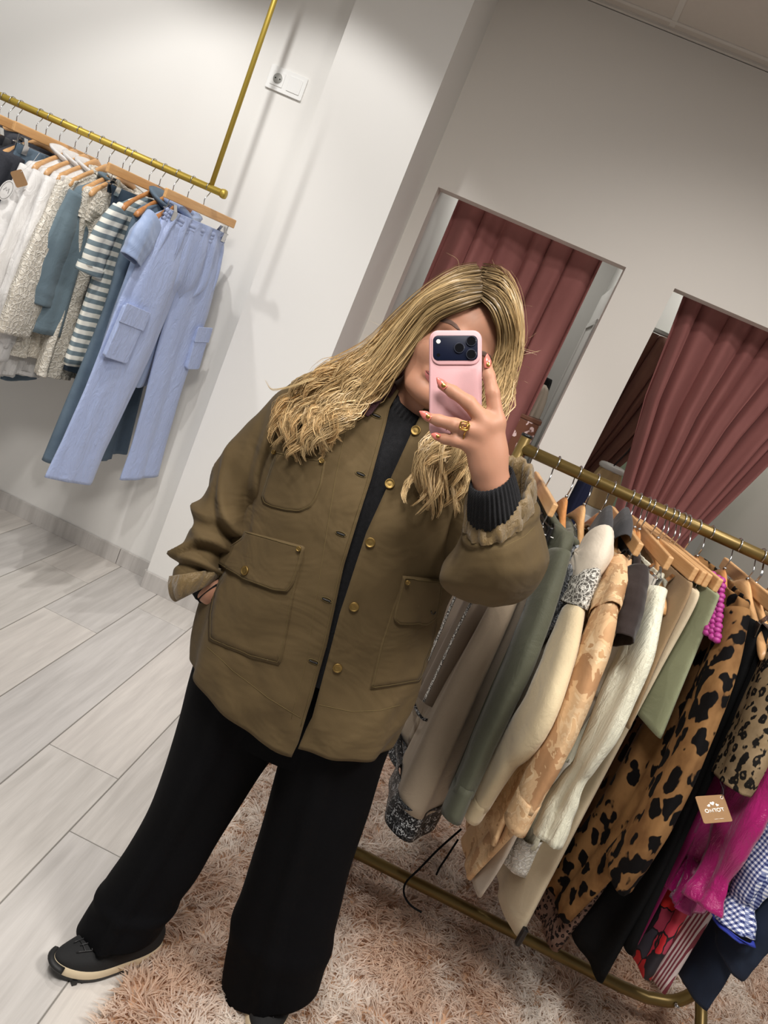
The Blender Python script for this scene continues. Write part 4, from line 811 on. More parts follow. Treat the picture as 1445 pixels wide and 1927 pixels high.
# magenta jersey dress, satin blouse, petal dress, striped dress, gingham blouse, navy jeans
H = RX(.806, .1); t = H.root('magenta_dress', 'deep magenta jersey dress behind the tan leopard blouse', 'dress')
body(t, H, M_mag2, [(1490, 1200), (1400, 1400), (1300, 1580), (1195, 1775)], [.19, .2, .21, .22], .03, 4, .012, 183)
H = RX(.862, .1); t = H.root('petal_dress', 'red, rose and charcoal petal-print dress under the magenta satin blouse', 'dress')
body(t, H, M_flor, [(1520, 1230), (1430, 1420), (1340, 1620), (1215, 1845)], [.19, .2, .22, .24], .042, 4, .014, 187)
H = RX(.85, .1); H.dz = -.03; wh(H, 'wooden hanger outside the frame, inside the magenta satin blouse')
t = H.root('satin_blouse', 'bright magenta satin blouse with a gathered peplum and tie end', 'blouse')
pl = [H.loc(*p) for p in ((1500, 1260), (1440, 1420), (1370, 1570), (1322, 1640), (1335, 1700))]
shell('body', M_mag, t, [(-.1, -.08, .08, .02)] + [(z - H.dz, -f, x, th) for (x, z), f, th in zip(pl, (.2, .2, .19, .18), (.035, .045, .045, .03))], 9, .014, 191)
x, z = pl[3]; shell('peplum', M_mag, t, [(z - H.dz + .01, -.18, x, .032), (z - H.dz - .03, -.2, x + .02, .05), (z - H.dz - .085, -.22, x + .05, .06)], 14, .018, 193, top=.5, m=16)
slv(t, H, M_mag, [(1490, 1300), (1440, 1430), (1390, 1540), (1345, 1640), (1322, 1700)], [.05, .07, .075, .035, .055], [.035, .045, .045, .025, .045], 195, y=-.02, amp=.008)
xx, zz = H.loc(1312, 1645, .1); mk('metal_tip', *tube([(xx, .1, zz - H.dz), (xx + .012, .1, zz - H.dz - .024)], .003, 8), M_brass, t)
H = RX(.905, .1); t = H.root('striped_dress', 'burgundy and white striped dress between the petal dress and the jeans', 'dress')
body(t, H, M_rstripe, [(1530, 1280), (1455, 1480), (1370, 1660), (1245, 1870)], [.19, .2, .22, .24], .04, 7, .014, 197)
H = RX(.955, .1); wh(H, 'wooden hanger outside the frame, inside the gingham blouse')
t = H.root('gingham_blouse', 'navy gingham blouse with a gathered sleeve edged in royal blue', 'blouse')
body(t, H, M_ging, [(1540, 1330), (1490, 1480), (1450, 1600)], [.2, .21, .21], .035, 5, .012, 199)
slv(t, H, M_ging, [(1530, 1360), (1470, 1520), (1415, 1640), (1390, 1690), (1372, 1735)], [.05, .07, .065, .04, .075], [.035, .045, .042, .03, .05], 201, y=-.02, amp=.006)
slv(t, H, M_blue, [(1374, 1732), (1371, 1738)], [.077, .079], [.052, .053], 201, y=-.02, amp=.006, name='blue_trim', m=4)
H = RX(1.01, .1); ch(H, 'clip hanger outside the frame, holding the navy jeans')
t = H.root('navy_jeans', 'dark navy jeans with two cropped legs at the right end of the rack', 'jeans')
shell('hips', M_navy, t, [(-.126, -.165, .165, .016), (-.3, -.19, .2, .03), (-.42, -.2, .21, .035)], 3, .006, 203)
slv(t, H, M_navy, [(1455, 1560), (1410, 1660), (1350, 1770), (1302, 1850)], [.075, .08, .08, .078], [.035, .034, .034, .036], 205, y=-.01, name='leg', amp=.003)
slv(t, H, M_navy, [(1540, 1560), (1480, 1660), (1410, 1740), (1370, 1790)], [.08, .08, .08, .078], [.035, .034, .034, .036], 206, y=-.02, name='leg', amp=.003)
H = RH(1447, 1052, .1); ch(H, 'clip hanger with pale bar behind the last two bare knobs')
# paper tag in front of the satin blouse; printed with three hearts and a word
dep = 1.735; c = [cz(px, py, d) for px, py, d in ((1307, 1499, 1.60), (1361, 1495, 1.63), (1378, 1546, 1.60), (1325, 1550, 1.57))]
c = np.array(c); o_ = c.mean(0); ex_ = (c[1] + c[2] - c[0] - c[3]) / 2; ey_ = (c[0] + c[1] - c[2] - c[3]) / 2; nz_ = np.cross(ex_, ey_); nz_ /= np.linalg.norm(nz_)
if nz_ @ (CAM - o_) < 0: nz_ = -nz_
tg = root('price_tag', 'square kraft paper tag with three white hearts and a white printed word', 'tag', o_)
def tp(u, v, h=0.): return o_ + ex_ * u + ey_ * v + nz_ * h
a = rrect(1, 1, .06); mk('card', *prism(np.array([tp(u, v) for u, v in a]), -nz_ * .0006, nz_ * .0006), M_kraft, tg, smooth=False)
M_wprint = plain('white_print', (238, 232, 224), .7)
hm = MB()
for hx, hy, hs, ht in ((-.14, .13, .062, .6), (.0, .2, .085, 0.15), (.15, .13, .062, -.5)):
    a = np.linspace(0, 6.283, 33)[:-1]; X_ = 16 * np.sin(a) ** 3 / 17; Y_ = (13 * np.cos(a) - 5 * np.cos(2 * a) - 2 * np.cos(3 * a) - np.cos(4 * a)) / 17
    hm.add(*prism(np.array([tp(hx + hs * (x * math.cos(ht) - y * math.sin(ht)), hy + hs * (x * math.sin(ht) + y * math.cos(ht)), .0007) for x, y in zip(X_, Y_)]), nz_ * 0, nz_ * .0003))
hm.build('printed_heart', M_wprint, tg, smooth=False)
def stroke(mb, pts, r=.0011): mb.add(*tube(np.array([tp(u, v, .0008) for u, v in pts]), r, 6, up=nz_, rb=r, caps=True))
lm = MB(); circ = lambda u, v, a, b: [(u + a * math.cos(q), v + b * math.sin(q)) for q in np.linspace(0, 6.4, 18)]
stroke(lm, circ(-.27, -.06, .06, .06)); stroke(lm, [(-.165, -.12), (-.155, -.01), (-.11, -.1), (-.065, 0), (-.05, -.12)]); stroke(lm, [(-.04, .0), (.06, .0)]); stroke(lm, [(.02, .0), (.04, -.12)]); stroke(lm, circ(.14, -.05, .06, .06)); stroke(lm, [(.21, .01), (.33, .01)]); stroke(lm, [(.275, .01), (.3, -.11)])
for u0, u1 in ((-.1, .02), (.045, .065), (.09, .22)): stroke(lm, [(u0, -.37), (u1, -.37)], .0004)
lm.build('printed_word', M_wprint, tg)
stroke_ = MB(); stroke(stroke_, circ(.4, .39, .045, .05), .0006); stroke_.build('eyelet', M_wprint, tg)
mk('cord', *tube(spline([tp(.4, .39, .001), tp(.47, .6, .006), tp(.56, 1.0, .0)], 14), .0007, 5), M_char, tg)
# ------------------------------------------------------------------ the woman: one continuous body grown from a signed distance field
class SDF:
    def __init__(s): s.pr = []
    def cap(s, a, b, ra, rb, k=.02): s.pr.append(('c', np.array(a, float), np.array(b, float), ra, rb, k)); return s
    def chain(s, pts, rs, k=.008, k0=None):
        for i in range(len(pts) - 1): s.cap(pts[i], pts[i + 1], rs[i], rs[i + 1], (k0 if k0 and i == 0 else k))
        return s
    def ell(s, c, r, R=np.eye(3), k=.02, sub=False): s.pr.append(('s' if sub else 'e', np.array(c, float), np.array(R, float), np.array(r, float), 0, k)); return s
    def ev(s, P):
        d = np.full(len(P), .3)
        for ty, a, b, ra, rb, k in s.pr:
            if ty == 'c': lo = np.minimum(a, b) - max(ra, rb); hi = np.maximum(a, b) + max(ra, rb)
            else: lo = a - ra.max(); hi = a + ra.max()
            m = np.all((P > lo - .06) & (P < hi + .06), axis=1)
            if not m.any(): continue
            q = P[m]
            if ty == 'c':
                ba = b - a; t = np.clip(((q - a) @ ba) / (ba @ ba + 1e-12), 0, 1); e = np.linalg.norm(q - a - t[:, None] * ba, axis=1) - (ra + (rb - ra) * t)
            else:
                l = (q - a) @ b.T; k0 = np.linalg.norm(l / ra, axis=1); k1 = np.linalg.norm(l / ra ** 2, axis=1) + 1e-9; e = k0 * (k0 - 1) / k1
            x = d[m]
            if ty == 's': h = np.clip(.5 - .5 * (x + e) / k, 0, 1); d[m] = x + (-e - x) * h + k * h * (1 - h)
            else: h = np.clip(.5 + .5 * (x - e) / k, 0, 1); d[m] = x + (e - x) * h - k * h * (1 - h)
        return d
    def mesh(s, lo, hi, h=.004, sub=4):
        lo = np.array(lo); H = h * sub; n = np.ceil((np.array(hi) - lo) / H).astype(int)
        g = np.stack(np.meshgrid(*[np.arange(k) for k in n], indexing='ij'), -1).reshape(-1, 3)
        d = s.ev(lo + (g + .5) * H); g = g[np.abs(d) < H * 1.5]
        o = np.stack(np.meshgrid(*[np.arange(sub + 1)] * 3, indexing='ij'), -1).reshape(-1, 3)
        N = (n * sub + 2).astype(np.int64); C = (g[:, None] * sub + o[None]).reshape(-1, 3); key = (C[:, 0] * N[1] + C[:, 1]) * N[2] + C[:, 2]
        uk, inv = np.unique(key, return_inverse=True); uc = np.stack([uk // (N[1] * N[2]), (uk // N[2]) % N[1], uk % N[2]], 1); val = s.ev(lo + uc * h)
        def look(c):
            k = (c[:, 0] * N[1] + c[:, 1]) * N[2] + c[:, 2]; i = np.searchsorted(uk, k); i = np.minimum(i, len(uk) - 1); return np.where(uk[i] == k, i, -1)
        co = np.array([[i, j, k] for i in (0, 1) for j in (0, 1) for k in (0, 1)])
        idx = np.stack([look(uc + c) for c in co], 1); ok = (idx >= 0).all(1); v8 = np.where(ok[:, None], val[np.maximum(idx, 0)], 1.)
        act = ok & (v8.min(1) < 0) & (v8.max(1) >= 0); ac = uc[act]; av = v8[act]; acc = np.zeros((len(ac), 3)); cnt = np.zeros(len(ac))
        for i in range(8):
            for b in range(3):
                j = i | (4 >> b)
                if j == i: continue
                f0, f1 = av[:, i], av[:, j]; cr = (f0 < 0) != (f1 < 0); t = np.where(cr, f0 / (f0 - f1 + 1e-15), 0)
                acc += np.where(cr[:, None], co[i] + t[:, None] * (co[j] - co[i]), 0); cnt += cr
        V = lo + (ac + acc / cnt[:, None]) * h; vid = -np.ones(len(uk), int); vid[np.nonzero(act)[0]] = np.arange(len(ac)); F = []
        for b in range(3):
            e = np.zeros(3, int); e[b] = 1; i1 = look(uc + e); f0 = val; f1 = np.where(i1 >= 0, val[np.maximum(i1, 0)], 1.); cr = (i1 >= 0) & ((f0 < 0) != (f1 < 0)); c = uc[cr]; neg = f0[cr] < 0
            u = np.zeros(3, int); u[(b + 1) % 3] = 1; w = np.zeros(3, int); w[(b + 2) % 3] = 1
            q = np.stack([look(c - u - w), look(c - w), look(c), look(c - u)], 1); gd = (q >= 0).all(1); q = vid[np.maximum(q, 0)]; gd &= (q >= 0).all(1)
            q = np.where(neg[:, None], q, q[:, ::-1]); F.append(q[gd])
        F = np.concatenate(F); e = h * .5
        for _ in range(2):
            d = s.ev(V); G = np.stack([s.ev(V + np.eye(3)[k] * e) - s.ev(V - np.eye(3)[k] * e) for k in range(3)], 1) / (2 * e); L = np.linalg.norm(G, axis=1); V = V - G * (np.clip(d, -h, h) / np.maximum(L, .3) ** 2)[:, None]
        return V, F

# camera-facing phone plane
DP = 1.118                                          # distance of the phone back along the view axis
PCX, PCY = 857.5, 721.5
def ph(px, py, h=0.): return cz(px, py, DP - h)
nP = CAM - cz(PCX, PCY, DP); nP = -RW[:, 2]
# head frame
fb = at(876, 641, 1.305)                            # between the brows
hu = RW @ np.array([80., -95., 0]); hf = np.array([.035, -1, -.06]); hf /= np.linalg.norm(hf); hu = hu - hf * (hu @ hf); hu /= np.linalg.norm(hu); hr = np.cross(hu, hf) * -1
hr = np.cross(hf, hu); 
if hr[0] < 0: hr = -hr
HR = np.array([hr, hf, hu])                         # rows: local axes
def hp(r, f, u): return fb + hr * r + hf * f + hu * u
sd = SDF()
sd.ell(hp(-.004, -.092, .003), (.064, .086, .082), HR, .02)
sd.ell(hp(0, -.068, -.045), (.064, .066, .08), HR, .03)
sd.ell(hp(-.002, -.036, .018), (.052, .03, .034), HR, .035)
for sx in (-1, 1):
    sd.ell(hp(sx * .04, -.040, -.052), (.026, .026, .026), HR, .025)
    sd.cap(hp(sx * .058, -.085, -.07), hp(sx * .022, -.03, -.112), .02, .017, .025)
    sd.cap(hp(sx * .012, -.004, .0), hp(sx * .046, -.022, -.002), .009, .007, .014)
    sd.ell(hp(sx * .07, -.1, -.04), (.008, .018, .03), HR, .008)
    sd.ell(hp(sx * .032, .004, -.024), (.021, .016, .013), HR, .014, True)
    sd.ell(hp(sx * .0085, .004, -.052), (.008, .008, .007), HR, .006)
sd.ell(hp(0, -.02, -.112), (.02, .018, .016), HR, .022)
sd.cap(hp(0, -.004, -.012), hp(0, .014, -.046), .007, .0105, .012)
sd.cap(hp(-.019, -.012, -.078), hp(0, -.002, -.074), .0035, .005, .008); sd.cap(hp(.019, -.012, -.078), hp(0, -.004, -.074), .0035, .005, .008)
sd.cap(hp(-.015, -.012, -.085), hp(.015, -.012, -.085), .0065, .0065, .006)
NK = np.array([-.135, 1.43, 1.345])                 # base of the neck
sd.cap(hp(0, -.095, -.07), NK, .05, .056, .03); sd.cap(NK, (-.13, 1.45, 1.30), .056, .075, .04)
# torso, legs, feet
sd.ell((-.13, 1.455, 1.18), (.165, .1, .17), k=.06); sd.ell((-.13, 1.45, 1.0), (.13, .095, .17), k=.06); sd.ell((-.125, 1.455, .83), (.165, .115, .13), k=.06)
for sx in (-1, 1): sd.ell((-.13 + sx * .075, 1.375, 1.13), (.062, .05, .065), k=.05)
SHR, ELR, WRR = (-.305, 1.45, 1.295), (-.395, 1.44, 1.03), at(394, 1104, 1.355)
SHL, ELL = (.035, 1.45, 1.295), (.128, 1.36, 1.145)
wr = cz(925, 912, 1.122)
sd.cap((-.13, 1.45, 1.3), SHR, .07, .058, .05).cap(SHR, ELR, .052, .042, .03).cap(ELR, WRR, .042, .028, .02)
sd.cap((-.13, 1.45, 1.3), SHL, .07, .058, .05).cap(SHL, ELL, .052, .042, .03).cap(ELL, wr, .042, .0265, .02)
HDR = at(432, 1140, 1.385); sd.cap(WRR, HDR, .026, .028, .02)
for k in range(4): q = np.array([-.012 + .008 * k, -.015 + .014 * k, 0]); sd.cap(HDR + q, HDR + q + (.03, .01, -.07), .0095, .0075, .008)
sd.cap((WRR + HDR) / 2, HDR + (-.01, -.025, -.03), .011, .008, .01)
HIPR, KNR, ANR = (-.21, 1.45, .78), (-.245, 1.40, .42), (-.262, 1.37, .09)
HIPL, KNL, ANL = (-.04, 1.45, .78), (.035, 1.43, .43), (.098, 1.42, .09)
for a, b, c in ((HIPR, KNR, ANR), (HIPL, KNL, ANL)): sd.cap(a, b, .085, .055, .05).cap(b, c, .055, .028, .03)
sd.cap((-.264, 1.37, .07), (-.30, 1.335, .05), .024, .016, .02); sd.cap((.098, 1.42, .07), (.1, 1.36, .05), .024, .016, .02)
# raised hand: back of the hand, five separate fingers
dp_ = DP - .015
def F3(px, py, up): return cz(px, py, dp_ - up)
MC = {'i': F3(934, 795, .004), 'm': F3(917, 800, .010), 'r': F3(901, 815, .010), 'p': F3(889, 838, .004)}
hb = SDF()
for k, r_ in (('i', .0125), ('m', .013), ('r', .0125), ('p', .0115)): hb.cap(wr, MC[k], .0205, r_, .012)
hb.ell(cz(921, 858, dp_ + .004), (.024, .030, .0165), RW.T, .016)
hb.chain([MC['i'], F3(927, 740, .007), F3(920, 708, .003), F3(917, 688, .0)], [.0125, .0098, .0088, .0068], .004, .008)
hb.chain([MC['m'], F3(882, 758, .012), F3(852, 737, .004), F3(832, 725, .001)], [.013, .0102, .0088, .0068], .004, .008)
hb.chain([MC['r'], F3(856, 800, .012), F3(825, 791, .004), F3(804, 785, .0)], [.0125, .0098, .0084, .0064], .004, .008)
hb.chain([MC['p'], F3(856, 829, .008), F3(838, 826, .002), F3(823, 822, -.001)], [.0112, .0085, .0075, .0058], .004, .008)
dt = DP + .022
hb.chain([cz(912, 880, dp_ + .008), cz(897, 838, dt - .002), cz(880, 790, dt + .002), cz(866, 762, dt)], [.016, .0125, .0112, .008], .006, .012)
def skinmat(name, c, c2, red):
    t = NT(name); v = t.coord(); q = t.noise(v, 22, 5, .6); q2 = t.noise(v, 220, 3); t.col(t.mix(q.outputs[0], S(*c), S(*c2)))
    t.set(Roughness=.5); t.b.inputs['Subsurface Weight'].default_value = .12; t.b.inputs['Subsurface Radius'].default_value = (.012, .005, .003); t.b.inputs['Subsurface Scale'].default_value = .5
    t.b.inputs['Specular IOR Level'].default_value = .35; t.bump(q2.outputs[0], .12, .0006); return t.m
M_skin = skinmat('skin', (184, 136, 110), (173, 123, 99), None)
sd.pr += hb.pr
V, F = sd.mesh((-.5, 1.02, .0), (.25, 1.62, 1.70), .0034, 4)
PO = np.array([-.13, 1.42, 0.])
P_ = mk('person', V, F, M_skin, None, origin=PO); OFF['person'] = PO
P_['label'] = 'long-haired blonde woman in olive jacket taking a mirror selfie with a pink phone'; P_['category'] = 'person'
bvh_body = BVHTree.FromPolygons([Vector(v) for v in V], [list(map(int, f)) for f in F])
def bvh_of(V, F): return BVHTree.FromPolygons([Vector(v) for v in V], [list(map(int, f)) for f in F])
def hit(b, px, py, off=0.):
    d = Vector(ray(px, py)).normalized(); r = b.ray_cast(Vector(CAM), d)
    if r[0] is None: r = b.find_nearest(Vector(at(px, py, 1.3)))
    n = r[1]; n = -n if n.dot(d) > 0 else n
    return np.array(r[0]) + np.array(n) * off, np.array(n)
def inset_hit(b, p, c):
    for k in range(26):
        q = p + (c - p) * k * .02
        r = b.ray_cast(Vector(CAM), Vector(ray(*q)).normalized())
        if r[0] is not None and abs(r[1].dot(Vector(ray(*q)).normalized())) > .16: return q
    return p
def patch(b, outline, off, name, mat, parent, rings=6, edge=.003, solid=0., **k):
    """cloth patch lying on surface b: image outline -> rings of surface points, raised by off, with a folded-down rim"""
    o = resamp(np.vstack([outline, outline[:1]]), 65)[:-1]; c = o.mean(0); V = [hit(b, *c, off)[0]]; F = []; n = len(o); o = np.array([inset_hit(b, p, c) for p in o])
    for r in range(1, rings + 1):
        for p in o: V.append(hit(b, *(c + (p - c) * r / rings), off)[0])
    for p in o: V.append(hit(b, *p, .0)[0])
    for j in range(n): F.append([0, 1 + j, 1 + (j + 1) % n])
    for r in range(rings):
        for j in range(n): a = 1 + r * n; F.append([a + j, a + n + j, a + n + (j + 1) % n, a + (j + 1) % n])
    ob = mk(name, np.array(V), F, mat, parent, **k); return ob, o
def seam(b, pts, off, name, mat, parent, r=.0007, n=40, closed=False):
    p = resamp(np.array(pts, float), n); return mk(name, *tube(np.array([hit(b, *q, off)[0] for q in p]), r, 5), mat, parent)

# brows, eyes
M_brow = plain('brow_hair', (98, 76, 66), .9); M_eye = plain('eye_white', (232, 226, 222), .2); M_lens0 = plain('pupil_black', (8, 8, 9), .1); M_lip = plain('lip', (186, 108, 104), .4)
for pts in ([(826, 605), (838, 600), (850, 603), (860, 611), (867, 622), (862, 621), (851, 612), (840, 607)], [(900, 658), (912, 661), (922, 668), (926, 680), (920, 674), (910, 669), (902, 666)]):
    patch(bvh_body, np.array(pts, float), .0012, 'eyebrow', M_brow, P_, 3)
def fhit(r, u, off=0.):
    q = bvh_body.ray_cast(Vector(hp(r, .06, u)), Vector(-hf)); return np.array(q[0]) + hf * off if q[0] is not None else hp(r, 0, u)
def fpatch(name, outline, off, mat, parent=None):
    o = resamp(np.vstack([outline, outline[:1]]), 33)[:-1]; c = o.mean(0); V = [fhit(*c, off)] + [fhit(*(c + (p - c) * k), off * (1.2 - .5 * k)) for k in (.5, 1.) for p in o]; n = 32
    F = [[0, 1 + j, 1 + (j + 1) % n] for j in range(n)] + [[1 + j, 1 + n + j, 1 + n + (j + 1) % n, 1 + (j + 1) % n] for j in range(n)]
    return mk(name, np.array(V), F, mat, parent or P_)
M_iris = plain('hazel_iris', (96, 78, 56), .15); a = np.linspace(0, 6.283, 29)[:-1]
for sx in (-1, 1):
    ey = mk('eyeball', *uvs(hp(sx * .032, -.0225, -.024), (.0115, .0115, .0115), 16, 10), M_eye, P_); gz = (CAM - hp(sx * .032, -.0225, -.024)); gz /= np.linalg.norm(gz); g1 = np.cross(gz, hu); g1 /= np.linalg.norm(g1); g2 = np.cross(g1, gz); ec = hp(sx * .032, -.0225, -.024)
    for nm, rr_, h_, m_ in (('iris', .0056, .0104, M_iris), ('pupil', .0026, .0114, M_lens0)):
        mk(nm, *prism(ec + gz * h_ + rr_ * (np.cos(a)[:, None] * g1 + np.sin(a)[:, None] * g2), gz * 0, gz * .0006), m_, ey, smooth=False)
    up_l = [(sx * (.032 + .0155 * math.cos(q)), -.024 + .0082 * math.sin(q)) for q in np.linspace(.05, 3.09, 12)]; lo_l = [(sx * (.032 + .0155 * math.cos(q)), -.024 - .006 * math.sin(q)) for q in np.linspace(.05, 3.09, 12)]
    mk('eyelid', *tube(np.array([hp(r, -.0125 - 4.5 * (abs(r) - .032) ** 2 / .06 * .9, u) for r, u in up_l]), .0030, 8), M_skin, P_); mk('eyelid', *tube(np.array([hp(r, -.0135 - 4.5 * (abs(r) - .032) ** 2 / .06 * .9, u) for r, u in lo_l]), .0026, 8), M_skin, P_)
    mk('eyelashes', *tube(np.array([hp(r, -.0098 - 4.5 * (abs(r) - .032) ** 2 / .06 * .9, u - .001) for r, u in up_l]), .0011, 6), M_brow, P_)
fpatch('lips', np.array([(-.021, -.081), (-.012, -.0755), (-.004, -.0725), (0, -.074), (.004, -.0725), (.012, -.0755), (.021, -.081), (.012, -.0895), (0, -.0925), (-.012, -.0895)]), .0007, M_lip)
mk('lip_line', *tube(np.array([fhit(r, -.081 + 8 * r * r * .3, .0008) for r in np.linspace(-.019, .019, 12)]), .0006, 5), plain('lip_shadow', (120, 62, 60), .6), P_)
# tinted almond nails with a gold accent
M_nail = plain('coral_nail', (206, 116, 104), .2); M_gold = metal('gold_leaf', (206, 160, 84), .25)
def nail(base, tip, w, out):
    base = np.array(base); tip = np.array(tip); d = tip - base; u = out - d * (out @ d) / (d @ d); u /= np.linalg.norm(u); s = np.cross(d, u); s /= np.linalg.norm(s)
    m_, n_ = 12, 9; G = np.zeros((m_, n_, 3))
    for i in range(m_):
        f = i / (m_ - 1); ww = w * (.82 + .25 * math.sin(min(1, f * 1.8) * 1.57)) * (1 if f < .45 else max(.05, 1 - ((f - .45) / .56) ** 1.5))
        for j in range(n_): a = (j / (n_ - 1) - .5) * 2.2; G[i, j] = base + d * f + s * ww * math.sin(a) / .89 + u * (ww * (math.cos(a) - .45) + .0006)
    o = mk('fingernail', *grid(G), M_nail, P_, solid=.0008)
    mk('gold_accent', *uvs(base + d * .24 + u * w * .68, (w * .6, w * .7, .0009), 10, 6, np.array([s, np.cross(u, s), u]).T), M_gold, o)
tow = RW @ np.array([0, 0, -1.])
nail(F3(917, 694, .006), F3(916.5, 666, .004), .0056, tow + .25 * RW[:, 0]); nail(F3(839, 731, .0075), F3(821.5, 711, .004), .0056, tow); nail(F3(811, 788, .0065), F3(789, 774, .003), .0054, tow); nail(F3(828, 823.5, .005), F3(811, 817, .003), .0046, tow)
# rings on the ring finger
def ring(c, ax, r, t, name):
    ax = np.array(ax) / np.linalg.norm(ax); u = np.cross(ax, (0, 0, 1.)); u /= np.linalg.norm(u); w = np.cross(ax, u); a = np.linspace(0, 6.283, 40)
    return mk(name, *tube(c + r * (np.cos(a)[:, None] * u + np.sin(a)[:, None] * w), t, 8, caps=False), M_gold, P_)
axr = F3(856, 800, .012) - MC['r']; rc = F3(876, 806.5, .0115)
rg = ring(rc, axr, .0112, .0012, 'finger_ring'); a = np.linspace(0, 6.283, 40); sq = np.array([(abs(math.cos(q)) ** .6 * np.sign(math.cos(q)), abs(math.sin(q)) ** .6 * np.sign(math.sin(q))) for q in a]); e1 = RW @ np.array([.94, .3, 0]); e2 = RW @ np.array([-.3, .94, 0])
cc = F3(874, 801.5, .0255)
mk('ring_face', *tube(np.array([cc + e1 * x * .0065 + e2 * y * .0058 for x, y in sq]), .0013, 8, caps=False), M_gold, rg); sp_ = np.linspace(.6, 5.6, 24)
mk('ring_curl', *tube(np.array([cc + e1 * .0032 * math.cos(q) + e2 * .0032 * math.sin(q) for q in sp_]), .0009, 6), M_gold, rg)
ring(F3(872, 820, .006), axr, .0108, .001, 'finger_ring')

# ---- the phone she holds (a thing of its own)
M_pink = plain('pink_silicone_case', (206, 160, 163), .6, var=.02, bump=.05, bscale=500); M_navyg = plain('navy_glass', (14, 20, 40), .4); M_navyg.node_tree.nodes['Principled BSDF'].inputs['Specular IOR Level'].default_value = .15
M_lens = plain('lens_glass', (6, 6, 10), .05)
phn = root('phone', 'pink-cased phone held up in front of her face, navy camera plateau at the top', 'phone', cz(PCX, PCY, DP))
ax_x, ax_y, ax_n = RW[:, 0], -RW[:, 1], -RW[:, 2]; pc_ = cz(PCX, PCY, DP); k_ = DP / FPX
def pp(px, py, h): return cz(PCX, PCY, DP) + ax_x * ((px - PCX) * k_) + ax_y * ((PCY - py) * k_) + ax_n * h
def rprism(cx, cy, w, hgt, r, h0, h1, name, mat, parent, bev=0, n=8):
    a = rrect(w, hgt, r, n); V = np.array([pp(cx + u, cy - v, 0) for u, v in a]); return mk(name, *prism(V, ax_n * h0, ax_n * h1), mat, parent, smooth=True, bev=bev)
cs = rprism(PCX, PCY, 99, 201, 17, -.0112, 0, 'case', M_pink, phn, .0022)
rprism(PCX, 655, 92, 64, 17, -.001, .0022, 'camera_surround', M_pink, phn, .0012)
pl_ = rprism(PCX - 1, 655.5, 84, 47, 10, .001, .0032, 'camera_plateau', M_navyg, phn, .0006)
th = np.linspace(0, 6.283, 29)[:-1]
def disc(px, py, r, h0, h1, name, mat, parent):
    V = np.array([pp(px + r * math.cos(q), py + r * math.sin(q), 0) for q in th]); return mk(name, *prism(V, ax_n * h0, ax_n * h1), mat, parent, smooth=False, bev=.0003)
M_lring = plain('lens_rim', (30, 34, 48), .3)
for lx, ly in ((863.5, 656), (886, 643), (886, 668)):
    disc(lx, ly, 10, .003, .0052, 'lens_ring', M_lring, pl_); disc(lx, ly, 8.4, .0052, .0055, 'lens', M_lens, pl_)
disc(824.5, 643.5, 4.2, .003, .0036, 'flash', plain('flash_diffuser', (214, 212, 204), .3), pl_); disc(824.5, 669, 3.4, .003, .0035, 'microphone', M_lens, pl_)
V = np.array([pp(844 + 5 * math.cos(q), 810 + 2.6 * math.sin(q), .0004) for q in np.linspace(3.4, 6.2, 14)]); mk('printed_mark', *tube(V, .0004, 5), M_dark, phn)
a = rrect(94, 196, 14, 8); mk('screen', *prism(np.array([pp(PCX + u, PCY - v, 0) for u, v in a]), -ax_n * .0112, -ax_n * .0118), M_lens, phn, smooth=False)
# ------------------------------------------------------------------ clothing of the woman
def jacketmat(name, c, c2):
    t = NT(name); v = t.coord(); q = t.noise(v, 5, 5, .65); f = t.noise(v, 420, 3); g = t.noise(t.coord((60, 60, 900)), 1.2, 2)
    t.col(t.mix(t.math('MULTIPLY', f.outputs[0], .3), t.mix(t.ramp(q.outputs[0], [(.35, (0, 0, 0, 1)), (.68, (1, 1, 1, 1))]), S(*c), S(*c2)), tuple(x * .6 for x in S(*c)[:3]) + (1,)))
    t.set(Roughness=.82); t.b.inputs['Sheen Weight'].default_value = .03; t.b.inputs['Specular IOR Level'].default_value = .22
    t.bump(f.outputs[0], .18, .0006); t.bump(t.noise(t.coord((1, 1, 1.6)), 6, 3, .5, .7).outputs[0], .42, .03); return t.m
M_jack = jacketmat('olive_brown_canvas', (97, 80, 53), (86, 71, 46)); M_lining = satin('olive_lining', (124, 102, 64), (106, 86, 54), 40, .6, .42); M_cord = knit('plum_corduroy', (70, 44, 48), 1500, 'X'); M_stitch = plain('stitching_thread', (104, 88, 52), .9)
M_btn = metal('aged_brass_button', (150, 124, 74), .5); M_knit = knit('charcoal_wool_rib', (24, 24, 26), 1250, 'X', (46, 46, 49)); M_trou = cloth('black_suiting', (11, 11, 14), (9, 9, 11), wr=.12, sheen=0, spec=.1)
